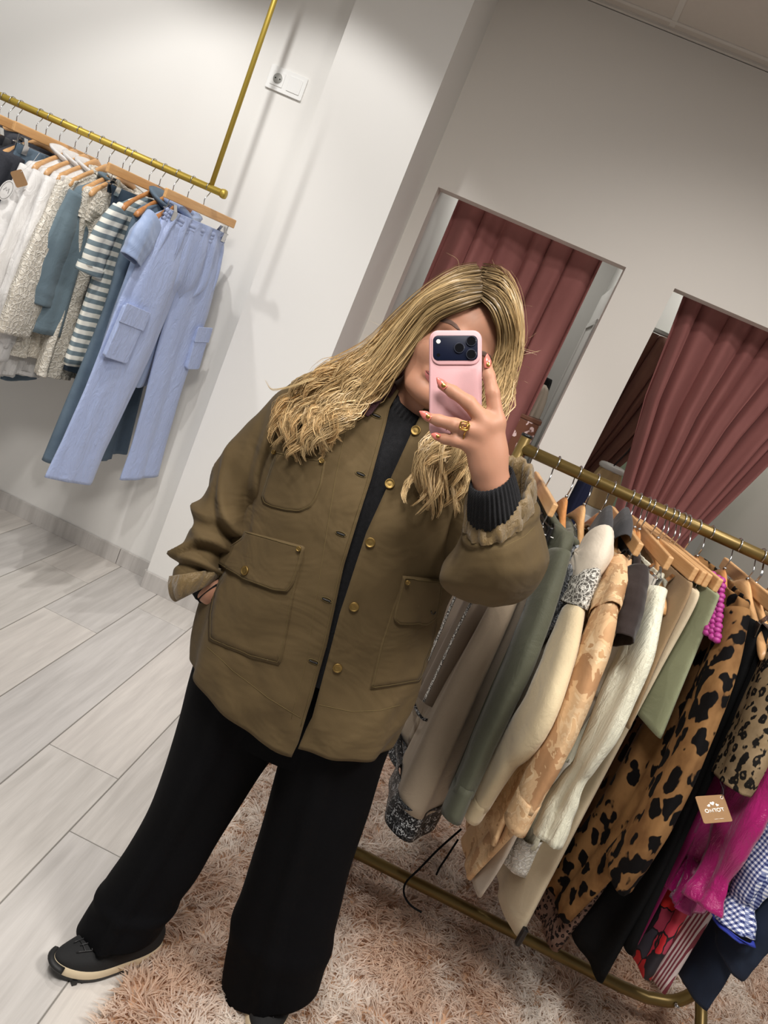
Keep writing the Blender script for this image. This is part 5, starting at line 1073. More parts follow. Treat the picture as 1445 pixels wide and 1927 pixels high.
# trunk of the jacket: rows (z, centre x, half width, centre y, front depth, back depth)
JR = np.array([(1.385, -.138, .075, 1.432, .070, .075), (1.36, -.140, .115, 1.436, .085, .09), (1.325, -.142, .175, 1.440, .105, .105), (1.285, -.145, .208, 1.442, .125, .12), (1.22, -.147, .212, 1.442, .145, .13), (1.12, -.145, .212, 1.440, .158, .135), (1.0, -.146, .217, 1.438, .165, .14), (.88, -.147, .233, 1.436, .172, .145), (.78, -.137, .232, 1.436, .178, .15), (.715, -.129, .224, 1.436, .180, .15)])
zz = np.linspace(0, 1, 90); JS = spline(JR, 90); JS = JS[np.argsort(-JS[:, 0])]
def jrow(z): return np.array([np.interp(-z, -JS[:, 0], JS[:, k]) for k in range(6)])
NSE = 2.3
def jpt(z, th):
    """th: 0 = +x side, pi/2 = back, pi = -x side, 3pi/2 = front"""
    _, cx, hw, cy, df, db = jrow(z); c, s = np.cos(th), np.sin(th)
    x = cx + hw * np.sign(c) * np.abs(c) ** (2 / NSE); d = np.where(s < 0, df, db); return x, cy + d * np.sign(s) * np.abs(s) ** (2 / NSE)
EDL = np.array([at(735, 765, 1.36), at(700, 900, 1.31), at(650, 1060, 1.285), at(620, 1200, 1.275), at(572, 1378, 1.262)]); EDR = np.array([at(790, 785, 1.36), at(745, 880, 1.31), at(690, 1000, 1.29), at(640, 1150, 1.275), at(590, 1350, 1.262)])
def edge_x(E, z): return np.interp(-z, -E[:, 2], E[:, 0])
def thx(z, x):
    _, cx, hw, _, _, _ = jrow(z); q = np.clip((x - cx) / hw, -.98, .98); c = np.sign(q) * abs(q) ** (NSE / 2); return 2 * math.pi - math.acos(c)
nz_, nt = 90, 150; J = np.zeros((nz_, nt, 3)); zt = JS[0, 0]; zb = .728
rj = np.random.default_rng(3); pj = rj.random(12) * 6.28
for i in range(nz_):
    z = zt + (zb - zt) * i / (nz_ - 1); f = i / (nz_ - 1); a0 = thx(z, edge_x(EDR, z)); a1 = thx(z, edge_x(EDL, z)) ; t0 = a0 - 2 * math.pi if a0 > math.pi else a0
    th = np.linspace(a0 - 2 * math.pi, a1, nt); x, y = jpt(z, th); cx, cy = jrow(z)[1], jrow(z)[3]
    rip = (.0028 * np.sin(9 * th + pj[0] + 2 * f) + .0022 * np.sin(15 * th + pj[1] - 3 * f)) * (f ** 1.2) + .0045 * np.sin(4 * th + pj[2] + 5 * f) * min(1, f * 3)
    rip += .002 * np.sin(22 * f + 3 * np.sin(2 * th + pj[3])) * np.sin(3 * th + pj[4])
    rip += .005 * np.exp(-((np.sin(2.5 * th + 7 * f + pj[6]) - .85) / .18) ** 2) * np.clip(1.2 * f, .2, 1) - .004 * np.exp(-((np.sin(3.1 * th - 8 * f + pj[7]) - .9) / .15) ** 2)
    r = np.hypot(x - cx, y - cy); s_ = 1 + rip / np.maximum(r, .05); hemw = .010 * np.sin(3 * th + pj[5]) * f ** 3 + .018 * (np.sin(th) < 0) * np.exp(-((th - a1) / .5) ** 2) * -(f ** 3) * 1.2
    J[i, :, 0] = cx + (x - cx) * s_; J[i, :, 1] = cy + (y - cy) * s_; J[i, :, 2] = z + hemw
JV, JF = grid(J); bj = bvh_of(JV, JF)
jk = mk('jacket', JV, JF, M_jack, P_, solid=.004, label='olive canvas chore jacket, worn open')
# sweater and trousers seen in the gap
K = []
for z, s_ in [(1.39, .62), (1.37, .8), (1.34, .9), (1.28, .9)] + [(zz_, .9) for zz_ in np.linspace(1.2, .84, 10)]:
    _, cx, hw, cy, df, db = jrow(z); a = np.linspace(0, 6.283, 49)[:-1]; K.append(np.stack([cx + hw * s_ * np.cos(a), cy + np.where(np.sin(a) < 0, df - .008, db - .02) * .97 * np.sin(a), z + 0 * a], 1))
V, F = grid(np.array(K), False, True); sw = mk('sweater', V, F, M_knit, P_, label='charcoal wool sweater with a high neck')
up = (hp(0, -.095, -.07) - NK); up /= np.linalg.norm(up)
mk('rolled_neck', *tube(np.array([NK - up * .045, NK - up * .02, NK + up * .005, NK + up * .026, NK + up * .034, NK + up * .03, NK + up * .012]), [.092, .082, .076, .074, .071, .067, .064], 264, up=(1, 0, 0), caps=False, rb=[.088, .08, .075, .073, .07, .066, .063], disp=lambda u, th: .0011 * np.sin(52 * th) + 0 * u), M_knit, sw)
def csec(rows, m, n, fold=None):
    """rows: centre px, py, view depth; half-width vector dx, dy (px); front vector dx, dy (px) and its depth step"""
    R = spline(np.array(rows, float), m); th = np.linspace(0, 6.283185, n, endpoint=False); P = np.zeros((m, n, 3))
    for i in range(m):
        x, y, d, hx, hy, fx, fy, fd = R[i]; c = cz(x, y, d); h = cz(x + hx, y + hy, d) - c; v = cz(x + fx, y + fy, d - fd) - c
        P[i] = c + np.cos(th)[:, None] * h - np.sin(th)[:, None] * v
    if fold is not None:
        f = np.linspace(0, 1, m)[:, None]; D = fold(f, th[None]); N = P - P.mean(1, keepdims=True); P = P + N / np.linalg.norm(N, axis=2, keepdims=True) * D[..., None]
    return grid(P, False, True)
kc = csec([(934, 1000, 1.20, 50, -8, -6, 40, .04), (932, 975, 1.175, 50, -9, -6, 36, .036), (929, 945, 1.15, 49, -10, -6, 36, .042), (926, 915, 1.128, 44, -11, -4, 32, .040), (925, 902, 1.120, 41, -10, -4, 28, .038), (925, 899, 1.119, 38, -9, -3, 24, .034), (927, 925, 1.13, 30, -9, -3, 18, .024)], 40, 180, lambda f, th: .0011 * np.sin(34 * th))
mk('cuff', *kc, M_knit, sw)
mk('cuff', *tube(np.array([at(378, 1076, 1.372), at(384, 1086, 1.366), at(398, 1108, 1.356), at(403, 1115, 1.355), at(394, 1102, 1.358)]), [.030, .036, .036, .034, .030], 32, up=(1, 0, 0), caps=False), M_knit, sw)
# collar of brown corduroy
cl = []
for k, (dz, dr) in enumerate(((-.012, .006), (.012, .004), (.03, .0), (.036, .006), (.028, .014), (.0, .03), (-.022, .042), (-.03, .05))):
    th_ = np.linspace(thx(1.365, -.092) - 2 * math.pi, thx(1.365, -.178), 60); x, y = jpt(1.362, th_); cx, cy = -.138, 1.435; r = np.hypot(x - cx, y - cy); q = .80 * (1 + dr / r); fr = np.clip((-np.sin(th_)), 0, 1)
    cl.append(np.stack([cx + (x - cx) * q * 1.12, cy + (y - cy) * q * 1.12, 1.378 + dz + .012 * np.clip(np.sin(th_), 0, 1) - .022 * fr], 1))
V, F = grid(np.array(cl)); mk('collar', V, F, M_cord, jk, solid=.004, label='plum-brown corduroy collar')
# sleeves: silhouettes -> sections
def sil(name, rows, mat, parent, n=40, m=70, fold=None, solid=.003, level=False, **k):
    """rows: (left px, left py, right px, right py, Y depth of the middle, half depth): elliptical sections spanning the outline"""
    R = spline(np.array(rows, float), m); P = np.zeros((m, n, 3)); th = np.linspace(0, 6.283185, n, endpoint=False)
    for i in range(m):
        A = at(R[i, 0], R[i, 1], R[i, 4]); B = at(R[i, 2], R[i, 3], R[i, 4]); c = (A + B) / 2; h = (B - A) / 2; dv = np.array([0, 1., 0]) if level else c - CAM; dv = dv - h * (dv @ h) / (h @ h + 1e-12); dv /= np.linalg.norm(dv)
        P[i] = c + np.cos(th)[:, None] * h + np.sin(th)[:, None] * dv * R[i, 5]
    if fold is not None:
        f = np.linspace(0, 1, m)[:, None]; D = fold(f, th[None, :]); ctr = P.mean(1, keepdims=True); N = P - ctr; L = np.linalg.norm(N, axis=2, keepdims=True); P = P + N / L * D[..., None]
    V, F = grid(P, False, True); return mk(name, V, F, mat, parent, solid=solid, **k), V, F
def foldA(f, th):
    a = .004 * np.sin(6 * f + 2 * th)
    for q0, sl, am, wd, p in ((.20, .10, .010, .05, 1.), (.31, -.09, .015, .036, 2.6), (.40, .08, .017, .032, .4), (.48, -.06, .020, .030, 2.2), (.56, .07, .020, .028, 5.4), (.635, -.06, .020, .027, 1.4), (.71, .05, .017, .026, 4.6), (.78, -.05, .013, .024, 2.9), (.85, .03, .010, .024, .8)):
        c = q0 + sl * np.sin(th - 1.2) + .035 * np.sin(2 * th + 9 * q0); x = (f - c) / wd
        a += am * (np.exp(-np.abs(x) ** 1.5) - .45 * np.exp(-((x - 1.5) / .8) ** 2)) * (.55 + .45 * np.sin(th + p)) * (1 + .5 * np.clip(-np.sin(th), 0, 1))
    return a - .012 * np.exp(-((f - .55) / .25) ** 2)
sl1, V1, F1 = sil('sleeve', [(640, 690, 700, 770, 1.44, .07), (575, 708, 610, 830, 1.445, .085), (528, 742, 535, 880, 1.45, .095), (465, 798, 505, 935, 1.45, .10), (408, 862, 492, 985, 1.445, .10), (374, 935, 470, 1025, 1.43, .10), (352, 990, 448, 1050, 1.41, .095), (342, 1048, 432, 1072, 1.385, .088), (338, 1080, 415, 1088, 1.365, .078), (336, 1105, 398, 1098, 1.352, .068)], M_jack, jk, 56, 110, foldA)
lin, _, _ = sil('turned_cuff', [(334, 1082, 424, 1068, 1.362, .079), (333, 1098, 420, 1080, 1.355, .079), (337, 1116, 408, 1092, 1.349, .072), (345, 1124, 396, 1098, 1.345, .06), (352, 1112, 388, 1094, 1.352, .05)], M_lining, sl1, 60, 24, lambda f, th: .003 * np.sin(11 * th + 3 * f) + .002 * np.sin(19 * th))
b1 = bvh_of(V1, F1)
# raised arm: upper sleeve behind, bulging lower sleeve turned towards the camera
sl2, V2, F2 = sil('sleeve', [(770, 770, 850, 800, 1.44, .06), (800, 835, 905, 850, 1.445, .085), (815, 900, 950, 915, 1.44, .095), (822, 970, 975, 985, 1.42, .10), (828, 1040, 990, 1060, 1.39, .10), (850, 1095, 985, 1110, 1.36, .09), (880, 1118, 960, 1130, 1.335, .06)], M_jack, jk, 44, 60, lambda f, th: .004 * np.sin(14 * f + 2 * th))
def foldB(f, th): return .010 * np.exp(-((np.sin(th * 1.5 + .6 + f) - .9) / .12) ** 2) * np.clip((f - .25) * 2, 0, .5) + .0065 * np.exp(-((f - .30 - .05 * np.sin(th)) / .05) ** 2) * np.sin(th * 2 + 1) + .004 * np.sin(5 * th + 3 * f) * np.clip(f * 1.4, 0, 1) + .005 * np.exp(-((f - .55 - .04 * np.cos(th)) / .06) ** 2) * np.cos(th + .5) - .006 * np.exp(-((f - .17) / .04) ** 2)
V3, F3_ = csec([(941, 928, 1.180, 59, -18, -12, 66, .052), (941, 945, 1.184, 63, -17, -11, 66, .058), (941, 966, 1.192, 65, -16, -9, 60, .064), (940, 988, 1.202, 66, -14, -6, 48, .070), (936, 1015, 1.215, 78, -14, 0, 36, .080), (926, 1050, 1.232, 92, -9, 6, 30, .086), (920, 1082, 1.25, 94, -2, 6, 26, .086), (919, 1108, 1.27, 78, 2, 5, 18, .074), (921, 1126, 1.28, 50, 3, 3, 12, .05), (924, 1134, 1.285, 18, 2, 2, 6, .02)], 96, 72, foldB)
sl3 = mk('sleeve_front', V3, F3_, M_jack, jk, solid=.003)
mk('turned_cuff', *csec([(941, 962, 1.190, 66, -16, -11, 62, .064), (941, 945, 1.184, 66, -17, -12, 69, .062), (941, 927, 1.178, 63, -18, -12, 70, .057), (941, 920, 1.176, 58, -18, -11, 62, .051), (940, 928, 1.180, 53, -16, -9, 52, .045), (938, 962, 1.196, 52, -14, -8, 46, .044), (937, 1000, 1.21, 52, -12, -6, 40, .042)], 30, 84, lambda f, th: .0026 * np.sin(13 * th + 4 * f) + .0018 * np.sin(23 * th + 2) - .010 * np.exp(-((np.cos(th + 1.75) - 1) / .012) ** 2) * np.exp(-((f - .4) / .25) ** 2)), M_lining, sl3)
b3 = bvh_of(V3, F3_)
seam(b3, [(925, 1012), (932, 1040), (938, 1075), (943, 1110), (946, 1138)], .0006, 'seam', M_stitch, sl3, .0008)
seam(b3, [(868, 1000), (885, 1022), (915, 1032), (950, 1028), (985, 1010), (1006, 990)], .0008, 'cuff_seam', M_stitch, sl3, .0009)
# patch pockets, flaps, buttons, rivets, buttonholes, topstitching
def button(px, py, r, b=bj, off=.004, name='button', parent=jk, lift=0.):
    p, n = hit(b, px, py, off + lift); u = np.cross(n, (0, 0, 1.)); u /= np.linalg.norm(u); w = np.cross(n, u); a = np.linspace(0, 6.283, 29)[:-1]; rows = []
    for rr, hh in ((r * .9, -.002), (r, .0), (r, .0018), (r * .93, .0028), (r * .82, .0026), (r * .78, .002), (r * .4, .0024), (r * .02, .0026)): rows.append(p + n * hh + rr * (np.cos(a)[:, None] * u + np.sin(a)[:, None] * w))
    return mk(name, *grid(np.array(rows), False, True), M_btn, parent)
def pocket(pts, off, name='pocket', rings=7, inset=.045, **k):
    o, ol = patch(bj, np.array(pts, float), off, name, M_jack, jk, rings, **k); c = ol.mean(0); q = c + (ol - c) * (1 - inset); q = np.vstack([q, q[:1]])
    mk('topstitch', *tube(np.array([hit(bj, *p_, off + .0006)[0] for p_ in [inset_hit(bj, w_, c) for w_ in resamp(q, 90)]]), .00045, 4, caps=False), M_stitch, jk); return o
chest = [(521, 851), (614, 868), (607, 912), (596, 940), (585, 955), (565, 964), (540, 962), (512, 955), (498, 948), (494, 936), (508, 890)]
big = [(468, 1002), (574, 1030), (552, 1130), (537, 1215), (528, 1251), (470, 1236), (395, 1205), (396, 1160), (404, 1115), (440, 1050)]
flap = [(470, 1001), (575, 1028), (569, 1060), (556, 1098), (544, 1113), (520, 1111), (470, 1094), (428, 1070), (407, 1055), (404, 1048), (440, 1030), (462, 1015)]
rpk = [(760, 1085), (828, 1090), (818, 1180), (800, 1280), (696, 1297), (715, 1215), (735, 1150)]
rfl = [(757, 1082), (829, 1089), (826, 1120), (815, 1160), (800, 1172), (748, 1172), (739, 1164), (740, 1150), (750, 1110)]
pocket(chest, .0038); pocket(big, .0045); pocket(flap, .0105, 'pocket_flap'); pocket(rpk, .004); pocket(rfl, .0095, 'pocket_flap')
for x, y in ((783, 811), (733, 911), (697, 1020), (666, 1140), (635, 1255)): button(x, y, .0088)
button(470, 1075, .0088, lift=.008)
for x, y, l in ((521, 853, .003), (608, 868, .003), (568, 1031, .010), (761, 1089, .010)): button(x, y, .0045, name='rivet', lift=l)
for x, y in ((708, 783), (679, 893), (642, 1004), (615, 1128), (590, 1244)):
    p0, n0 = hit(bj, x - 8, y - 3, .0035); p1, _ = hit(bj, x + 7, y + 3, .0035); mk('buttonhole', *tube(spline([p0, (p0 + p1) / 2 + n0 * .0006, p1], 10), [.0006] + [.0014] * 8 + [.0022], 6), M_dark, jk)
    a = np.linspace(0, 6.283, 24); c_ = np.array([x, y]); mk('buttonhole_stitch', *tube(np.array([hit(bj, x + 10.5 * math.cos(q) * .93 - 4 * math.sin(q) * .37, y + 10.5 * math.cos(q) * .37 + 4 * math.sin(q) * .93, .003)[0] for q in a]), .0006, 4, caps=False), M_stitch, jk)
a = np.linspace(-2.2, .4, 12); mk('buttonhole', *tube(np.array([hit(bj, 808 + 4 * math.cos(q + 2.6), 1143 + 8 * math.sin(q + 2.6), .011)[0] for q in a]), .001, 5), M_dark, jk)
seam(bj, [(727, 775), (692, 905), (642, 1065), (612, 1200), (566, 1366)], .0026, 'topstitch', M_stitch, jk, .0005); seam(bj, [(655, 790), (632, 900), (600, 1100), (575, 1250), (548, 1352)], .0022, 'topstitch', M_stitch, jk, .0004)
seam(bj, [(392, 1218), (440, 1262), (505, 1312), (566, 1350)], .0024, 'hem_stitch', M_stitch, jk, .0005); seam(bj, [(600, 1325), (660, 1338), (715, 1336), (752, 1325)], .0024, 'hem_stitch', M_stitch, jk, .0005)
# trousers: hips plus two wide legs with pressed creases
def crease(f, th): return .010 * np.exp(-((np.cos(th + 1.5708) - 1) / .012) ** 2) + .003 * np.sin(3 * th + 4 * f)
hipr = []
for z, hw in ((.95, .155), (.85, .185), (.76, .2), (.68, .205), (.63, .19)):
    a = np.linspace(0, 6.283, 49)[:-1]; hipr.append(np.stack([-.128 + hw * np.cos(a), 1.445 + .125 * np.sin(a), z + 0 * a], 1))
V, F = grid(np.array(hipr), False, True); tr = mk('trousers', V, F, M_trou, P_, label='black wide-leg trousers with pressed creases')
def legfold(f, th): return crease(f, th) + .006 * np.exp(-((f - .80 - .06 * np.cos(th)) / .035) ** 2)
sil('trouser_leg', [(385, 1190, 600, 1290, 1.43, .115), (362, 1265, 565, 1350, 1.43, .115), (343, 1340, 535, 1394, 1.43, .11), (315, 1435, 490, 1452, 1.425, .105), (286, 1512, 440, 1530, 1.415, .095), (246, 1585, 403, 1590, 1.40, .09), (209, 1640, 371, 1648, 1.39, .085), (190, 1674, 345, 1684, 1.38, .082), (172, 1704, 322, 1722, 1.37, .083), (157, 1730, 304, 1753, 1.365, .085)], M_trou, tr, 72, 90, legfold, .003, True)
sil('trouser_leg', [(560, 1270, 775, 1290, 1.44, .12), (545, 1330, 762, 1330, 1.44, .12), (535, 1392, 742, 1380, 1.44, .12), (519, 1455, 716, 1445, 1.44, .112), (497, 1540, 690, 1532, 1.44, .105), (470, 1632, 657, 1632, 1.435, .10), (446, 1715, 637, 1718, 1.43, .095), (430, 1795, 618, 1798, 1.425, .09), (423, 1850, 602, 1858, 1.42, .085)], M_trou, tr, 72, 90, legfold, .003, True)
# shoes
M_shoe = plain('black_suede', (20, 20, 21), .85, bump=.2, bscale=200); M_shoel = plain('black_embossed_leather', (28, 28, 29), .4, bump=.35, bscale=50); M_sole = plain('cream_midsole', (222, 204, 172), .6); M_rub = plain('black_rubber', (18, 18, 18), .6)
def shoe(c, ang, label):
    """toe points along local -y; c = heel-ball centre on the floor"""
    ca, sa = math.cos(ang), math.sin(ang); Rz = np.array([[ca, -sa, 0], [sa, ca, 0], [0, 0, 1]])
    def w(V): return np.asarray(V) @ Rz.T + c
    ys = np.linspace(0, 1, 26); prof = lambda f: .046 * np.sqrt(np.clip(1 - (2 * f - 1) ** 4 * .96, 0, 1)) * (.86 + .2 * np.sin(3.0 * (1 - f) ** 1.1))
    def ringz(z0, k, dy=0.):
        a = np.linspace(0, 6.283185, 57)[:-1]; f = (1 - np.sin(a)) / 2; x = np.cos(a) * .045 * k * (1 + .1 * np.exp(-((f - .68) / .2) ** 2) - .06 * np.exp(-((f - .42) / .18) ** 2)); y = np.sin(a) * (.122 * k) + .0; return np.stack([x, y + dy, z0(f) if callable(z0) else z0 + 0 * f], 1)
    toe = lambda h: (lambda f: h + .012 * np.clip((f - .72) / .28, 0, 1) ** 2)
    r = MB(); r.add(*grid(np.array([ringz(toe(.001), .94), ringz(toe(.004), 1.0), ringz(toe(.012), 1.01)]), False, True)); r.add(ringz(toe(.001), .94), [list(range(56))]); o = r.V; 
    sh = mk('shoe', w(np.concatenate(r.V)), r.F, M_rub, P_, label=label)
    mk('midsole', w(grid(np.array([ringz(toe(.010), 1.0), ringz(toe(.02), 1.03), ringz(toe(.034), 1.0), ringz(toe(.036), .95)]), False, True)[0]), grid(np.zeros((4, 56, 3)), False, True)[1], M_sole, sh)
    up_ = []
    for t in np.linspace(0, 1, 14):
        k = 1.0 - .62 * t ** 2.2; up_.append(ringz(lambda f, t=t: .034 + .012 * np.clip((f - .72) / .28, 0, 1) ** 2 * (1 - t) + t ** .8 * (.068 - .034 * np.clip((f - .4) / .5, 0, 1)), k, .03 * t ** 2))
    V, F = grid(np.array(up_), False, True); F = F + [list(range(13 * 56, 14 * 56))]; mk('upper', w(V), F, M_shoe, sh); Vw = w(V); bu = bvh_of(Vw, F)
    def top(x, y): q = w(np.array([[x, y, .3]]))[0]; h_ = bu.ray_cast(Vector(q), Vector((0, 0, -1))); return np.array(h_[0]) if h_[0] is not None else q
    tc = []
    for a_ in np.linspace(math.pi, 2 * math.pi, 24): tc.append(w([[.046 * math.cos(a_) * 1.0, -.03 + .096 * math.sin(a_), .024 + .016 * max(0, -math.sin(a_)) ** 2]])[0])
    mk('toe_bumper', *tube(np.array(tc)[7:17], .006, 8, rb=.009), M_rub, sh)
    for i_, (x0, y0, x1, y1) in enumerate(((-.018, -.05, .018, -.055), (-.02, -.03, .02, -.035), (-.022, -.008, .02, -.012))):
        mk('lace', *tube(np.array([top(x0 + (x1 - x0) * k, y0 + (y1 - y0) * k) + (0, 0, .002) for k in np.linspace(0, 1, 9)]), .003, 6, rb=.0015), M_shoel, sh)
    for x0, y0, x1, y1 in ((-.012, -.085, -.024, -.02), (.012, -.085, .024, -.02), (0, -.075, 0, -.02), (-.016, -.072, .016, -.068)):
        mk('overlay', *tube(np.array([top(x0 + (x1 - x0) * k, y0 + (y1 - y0) * k) + (0, 0, .001) for k in np.linspace(0, 1, 9)]), .0032, 6, rb=.0012), M_shoel, sh)
    tl = MB()
    for k in range(9):
        for sx in (-1, 1): tl.add(*box((sx * .036, -.08 + k * .02, .005), (.01, .010, .010)))
    mk('tread', w(np.concatenate(tl.V)), tl.F, M_rub, sh, smooth=False)
toe_ = atz(97, 1819, .02); shoe(np.array([toe_[0] + .68 * .122, toe_[1] + .73 * .122, 0.]), -.75, 'black suede trainer with cream midsole on the grey tiles'); shoe(np.array([.1, 1.42, .012]), .05, 'black trainer mostly under the trouser hem')
# ------------------------------------------------------------------ hair
def vcol_mat(name, rough, spec, sheen=0, tr=0):
    t = NT(name); a = t.n('ShaderNodeAttribute'); a.attribute_name = 'tint'; t.l(a.outputs['Color'], t.b.inputs['Base Color']); t.set(Roughness=rough); t.b.inputs['Specular IOR Level'].default_value = spec; t.b.inputs['Sheen Weight'].default_value = sheen
    if tr:
        b = t.n('ShaderNodeBsdfTranslucent'); t.l(a.outputs['Color'], b.inputs[0]); mx = t.n('ShaderNodeMixShader'); mx.inputs[0].default_value = tr; t.l(t.b.outputs[0], mx.inputs[1]); t.l(b.outputs[0], mx.inputs[2]); t.l(mx.outputs[0], t.out.inputs[0])
    return t.m
M_hair = vcol_mat('blonde_hair', .36, .45); M_fur = vcol_mat('shag_pile', .85, .1, .2, .5)
def ribbons(C, Wd, Nn, colr, name, mat, parent, **k):
    """C (s, m, 3) centre lines, Wd (m,) or (s, m) half widths, Nn (s, 3) face normals, colr (s, m, 3)"""
    s_, m = C.shape[:2]; T = np.gradient(C, axis=1); B = np.cross(T, Nn[:, None]); B /= np.linalg.norm(B, axis=2, keepdims=True) + 1e-9; Wd = np.broadcast_to(Wd, (s_, m))[..., None]
    V = np.stack([C - B * Wd, C + B * Wd], 2).reshape(-1, 3); i = (np.arange(s_)[:, None] * m + np.arange(m - 1)[None]).reshape(-1) * 2; F = np.stack([i, i + 1, i + 3, i + 2], 1)
    o = mk(name, V, F, mat, parent, **k); at_ = o.data.color_attributes.new('tint', 'FLOAT_COLOR', 'POINT'); c4 = np.ones((len(V), 4), np.float32); c4[:, :3] = np.repeat(colr.reshape(-1, 3), 2, axis=0); at_.data.foreach_set('color', c4.ravel()); return o
rh = np.random.default_rng(21)
def on_jacket(px, py, off):
    d = Vector(ray(px, py)).normalized(); best = None
    for b in (bj, b1, b3):
        r = b.ray_cast(Vector(CAM), d)
        if r[0] is not None and (best is None or r[3] < best): best = r[3]
    if best is None: return at(px, py, 1.36)
    return CAM + np.array(d) * (best - off)
def guide(pts):
    out = []
    for p in pts: out.append(at(*p) if p[2] > .5 else on_jacket(p[0], p[1], p[2]))
    return spline(out, 40)
GL = [guide(g) for g in (
    [(900, 510, 1.425), (862, 522, 1.41), (806, 558, 1.40), (752, 606, 1.395), (700, 655, 1.385), (640, 692, .035), (580, 718, .03), (545, 748, .02), (528, 790, .018), (520, 832, .012)],
    [(905, 518, 1.395), (862, 532, 1.375), (806, 566, 1.37), (752, 618, 1.37), (702, 672, 1.36), (650, 712, .04), (600, 748, .03), (565, 785, .025), (546, 830, .02), (538, 868, .012)],
    [(907, 530, 1.365), (862, 544, 1.345), (806, 574, 1.345), (756, 630, 1.345), (708, 690, 1.34), (664, 735, .045), (622, 766, .035), (592, 800, .03), (570, 845, .022), (560, 880, .012)],
    [(908, 543, 1.335), (864, 555, 1.315), (808, 582, 1.32), (762, 638, 1.33), (718, 698, 1.325), (676, 740, .05), (638, 772, .035), (618, 806, .03), (600, 840, .022), (590, 868, .012)],
    [(908, 555, 1.315), (866, 564, 1.297), (812, 588, 1.31), (772, 640, 1.335), (736, 696, 1.345), (696, 738, .03), (660, 768, .03), (634, 796, .025), (632, 826, .02), (624, 846, .012)])]
GR = [guide(g) for g in (
    [(905, 510, 1.425), (936, 522, 1.405), (956, 556, 1.39), (965, 606, 1.385), (962, 660, 1.375), (948, 720, 1.36), (925, 790, 1.335), (900, 850, .03), (888, 900, .02), (880, 950, .012)],
    [(908, 520, 1.385), (938, 536, 1.36), (956, 572, 1.345), (962, 620, 1.345), (957, 670, 1.345), (938, 735, 1.34), (905, 800, 1.325), (870, 860, .04), (848, 920, .02), (838, 972, .012)],
    [(909, 535, 1.345), (938, 552, 1.318), (953, 588, 1.305), (958, 632, 1.315), (950, 685, 1.325), (926, 750, 1.325), (885, 810, 1.31), (836, 862, .04), (808, 925, .02), (795, 985, .012)],
    [(909, 552, 1.315), (936, 570, 1.292), (951, 602, 1.29), (955, 640, 1.31), (942, 690, 1.325), (910, 755, 1.32), (862, 812, .04), (808, 850, .035), (782, 905, .025), (772, 945, .012)])]
def push_out(P, md):
    sh_ = P.shape; Q = P.reshape(-1, 3).copy(); m = Q[:, 2] > 1.40
    for _ in range(3):
        q = Q[m]; d = sdh.ev(q); e = .003; G = np.stack([sdh.ev(q + np.eye(3)[k] * e) - sdh.ev(q - np.eye(3)[k] * e) for k in range(3)], 1); G /= np.linalg.norm(G, axis=1, keepdims=True) + 1e-9
        Q[m] = q + G * np.clip(md - d, 0, .03)[:, None]
    return Q.reshape(sh_)
sdh = SDF(); sdh.pr = sd.pr[:3]
def lockset(G, nl, ns, wav, seed):
    r = np.random.default_rng(seed); C = []; Cc = []; G = np.array(G); t = np.linspace(0, 1, 40)
    for l in range(nl):
        s = (l + r.random() * .8) / nl * (len(G) - 1); i = min(int(s), len(G) - 2); f = s - i; g = G[i] * (1 - f) + G[i + 1] * f
        L = 1 - .30 * r.random() ** 1.3; g = spline(g, 40)[:]; g = np.stack([np.interp(t * L, t, g[:, k]) for k in range(3)], 1)
        tg, A, B = frames(g, (0, -1, 0)); ph1, ph2 = r.random(2) * 6.28; w = wav * np.clip((t - .38) / .4, 0, 1) ** 1.3; fr = 2.5 + .8 * r.random()
        g = g + A * (w * .55 * np.sin(2 * np.pi * fr * t * 1.1 + ph1))[:, None] + B * (w * np.sin(2 * np.pi * fr * t + ph2))[:, None]
        rad = np.interp(t, [0, .12, .4, .75, 1], [.006, .0085, .0085, .0065, .0015]) * (.75 + .5 * r.random()); base = r.normal(-.02, .17)
        o = r.normal(0, .55, (ns, 2)); cv = r.normal(0, .22, (ns, 2)); tt = t[None, :, None]; q = o[:, None] + cv[:, None] * (tt - .3) * 1.6
        P = g[None] + A[None] * (q[..., :1] * rad[None, :, None] * .75) + B[None] * (q[..., 1:] * rad[None, :, None] * 1.5)
        P += (.0011 * np.sin(20 * tt + r.random((ns, 1, 1)) * 6.28)) * B[None] * tt; LL = 1 - .18 * r.random((ns, 1)) ** 2
        idx = np.clip(t[None] * LL * 39, 0, 38.999); i0 = idx.astype(int); ff = (idx - i0)[..., None]; P = np.take_along_axis(P, i0[..., None], 1) * (1 - ff) + np.take_along_axis(P, i0[..., None] + 1, 1) * ff
        C.append(P); br = np.clip(1 + base + r.normal(0, .13, (ns, 1, 1)), .6, 1.35)
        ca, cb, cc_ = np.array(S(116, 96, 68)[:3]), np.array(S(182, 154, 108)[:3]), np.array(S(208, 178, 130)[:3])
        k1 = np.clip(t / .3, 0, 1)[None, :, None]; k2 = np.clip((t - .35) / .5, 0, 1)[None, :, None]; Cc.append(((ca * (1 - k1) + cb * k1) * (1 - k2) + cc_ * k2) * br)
    return np.concatenate(C), np.concatenate(Cc)
CL, KL = lockset(GL, 74, 56, .0165, 5); CR, KR = lockset(GR, 56, 52, .018, 6)
